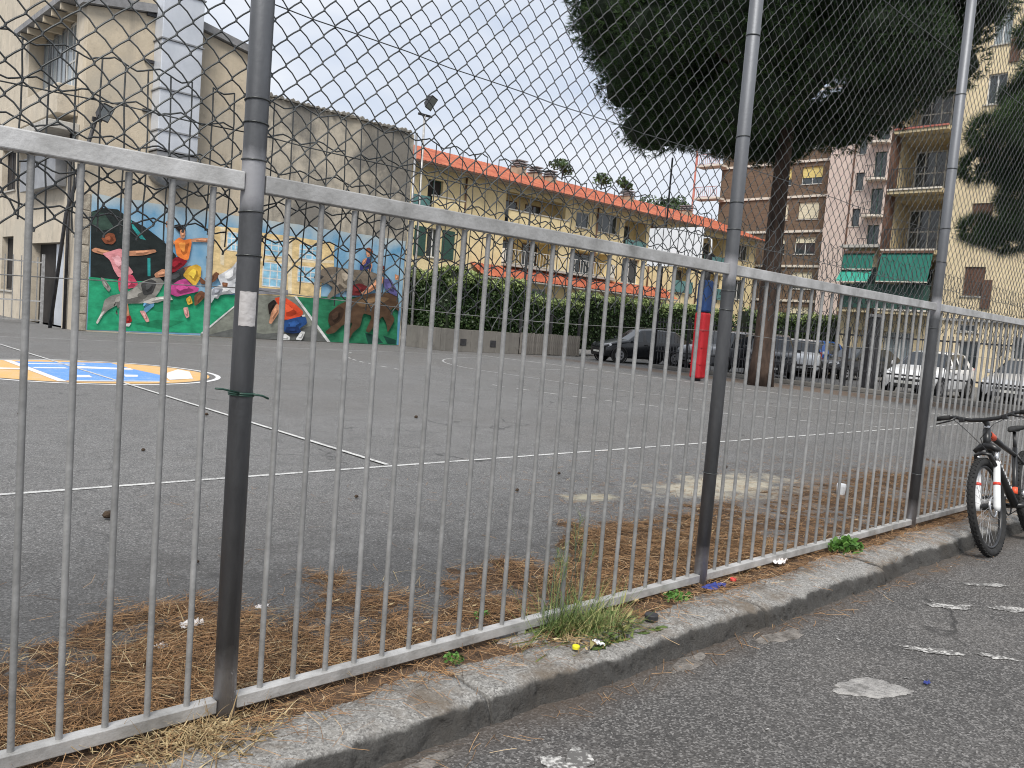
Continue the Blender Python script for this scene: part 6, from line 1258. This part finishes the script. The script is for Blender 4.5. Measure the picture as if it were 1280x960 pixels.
# ------------------------------------------------------------------ litter
M_PAPER = mat('white paper', (.60,.57,.56), (.72,.69,.68), 9, .8, .4, 40); M_CAPY = mat('yellow plastic', (.65,.6,.03), None, 5, .4); M_CAPR = mat('red plastic', (.6,.06,.05), None, 5, .4); M_BLUEP = mat('blue plastic', (.02,.03,.16), (.04,.06,.26), 8, .4); M_CONE = mat('dark cone scales', (.03,.02,.014), (.08,.055,.035), 40, .9, .6, 90); M_CUP = mat('white cup', (.66,.68,.70), None, 5, .5)
def crumple(name, c, rx, ry, h, m, label, cat, seed, n=14):
    vs=[]; fs=[]
    for i in range(n+1):
        for j in range(n+1):
            u,v = i/n*2-1, j/n*2-1; q = Vector((u*1.1+seed,v*1.1,seed)); k = 1+.3*noise.noise(q)
            vs.append((c[0]+u*rx*k+.2*rx*noise.noise(q*2), c[1]+v*ry*k, c[2]+.003+h*abs(noise.fractal(q*1.5,1,2,3))))
    for i in range(n):
        for j in range(n):
            u,v = (i+.5)/n*2-1,(j+.5)/n*2-1
            if u*u+v*v < 1.05+.4*noise.noise(Vector((u*2+seed,v*2,1))): fs.append((i*(n+1)+j,(i+1)*(n+1)+j,(i+1)*(n+1)+j+1,i*(n+1)+j+1))
    raw_mesh(name, vs, fs, m, label=label, cat=cat)
crumple('paper_scrap',(1.39,3.23,.02),.05,.035,.035,M_PAPER,'crumpled white paper lying on the brown needles','paper',1.2); crumple('paper_scrap',(1.21,3.08,.02),.028,.018,.02,M_PAPER,'small folded white paper scrap lying on needles beside larger crumpled one','paper',4.2); crumple('paper_scrap',(1.72,3.28,.02),.035,.016,.02,M_PAPER,'thin white paper scrap lying on needles behind the taped post','paper',7.7)
crumple('paper_scrap',(4.68,2.47,.015),.07,.04,.04,M_PAPER,'crumpled white wrapper under the bottom rail past the blue scraps','paper',9.1); crumple('plastic_scrap',(2.70,2.20,.02),.018,.03,.02,M_CUP,'pale twisted plastic scrap on the kerb beside the yellow cap','litter',3.3)
crumple('blue_scrap',(3.88,2.40,.012),.08,.035,.02,M_BLUEP,'dark blue plastic scraps at the foot of a railing post','litter',2.4); crumple('blue_scrap',(3.88,1.29,-.097),.025,.012,.015,M_BLUEP,'small dark blue scrap lying on the road asphalt','litter',5.4)
def cap(name, c, r, h, m, label, cat, cone=1.0):
    MB().tube([c,(c[0],c[1],c[2]+h*.8),(c[0],c[1],c[2]+h),(c[0],c[1],c[2]+h*.96)],[r*.95,r*cone,r*.92*cone,r*.5*cone],18).build(name, m, smooth=False, label=label, cat=cat)
cap('bottle_cap',(2.58,2.215,.022),.016,.014,M_CAPY,'bright yellow plastic cap lying on the kerb','cap'); cap('bottle_cap',(4.08,2.41,.018),.018,.014,M_CAPR,'pink-red plastic cap on the dirt beside the railing post','cap'); cap('metal_disc',(3.16,2.27,.022),.033,.022,M_IRON,'dark round metal stub on the kerb beside the grass tuft','pipe stub')
cap('paper_cup',(7.5,3.42,.0),.036,.10,M_CUP,'white paper cup standing on the needles behind the railing','cup',1.2)
M_LEAFL = mat('fallen leaf', (.34,.24,.12), (.46,.36,.2), 9, .7)
def pine_cone(x, y, r, label):
    vs=[]; fs=[]
    mb = MB().tube([(x-r*1.1,y,.006+r*.6),(x-r*.5,y,.006+r*.9),(x+r*.3,y,.006+r*.95),(x+r*1.1,y,.006+r*.7)],[r*.4,r*.85,r*.8,r*.25],9)
    for i in range(22):
        a=i*2.4; t=-.9+1.8*i/22; rr=r*(.95-.5*abs(t)); mb.add([(x+t*r,y+rr*math.cos(a),.006+r*.85+rr*math.sin(a)*.9),(x+t*r+.3*r,y+1.25*rr*math.cos(a+.25),.006+r*.85+rr*math.sin(a+.25)),(x+t*r+.3*r,y+1.25*rr*math.cos(a-.25),.006+r*.85+rr*math.sin(a-.25))],[(0,1,2)])
    mb.build('pine_cone', M_CONE, label=label, cat='pine cone', group='pine cones on the court', fixn=False)
for x,y,r in ((1.66,5.1,.028),(2.2,9.5,.02),(2.6,7.2,.015),(4.0,9.2,.02),(3.3,5.0,.013),(5.5,5.1,.014),(6.5,8.6,.022),(4.6,4.7,.015),(1.75,4.05,.012),(7.6,4.7,.015)): pine_cone(x,y,r,'small dark pine cone lying on the court asphalt')
for i in range(40):
    x,y = random.uniform(.6,7),random.uniform(2.45,3.8)
    if litter(x,y)<.2: continue
    raw_mesh('fallen_leaf', [(x-.02,y,.022),(x,y-.008,.026),(x+.022,y,.030),(x,y+.009,.025)], [(0,1,2,3)], M_LEAFL, label='small pale dry leaf lying on the brown needles', cat='leaf', group='dry leaves on the needles')
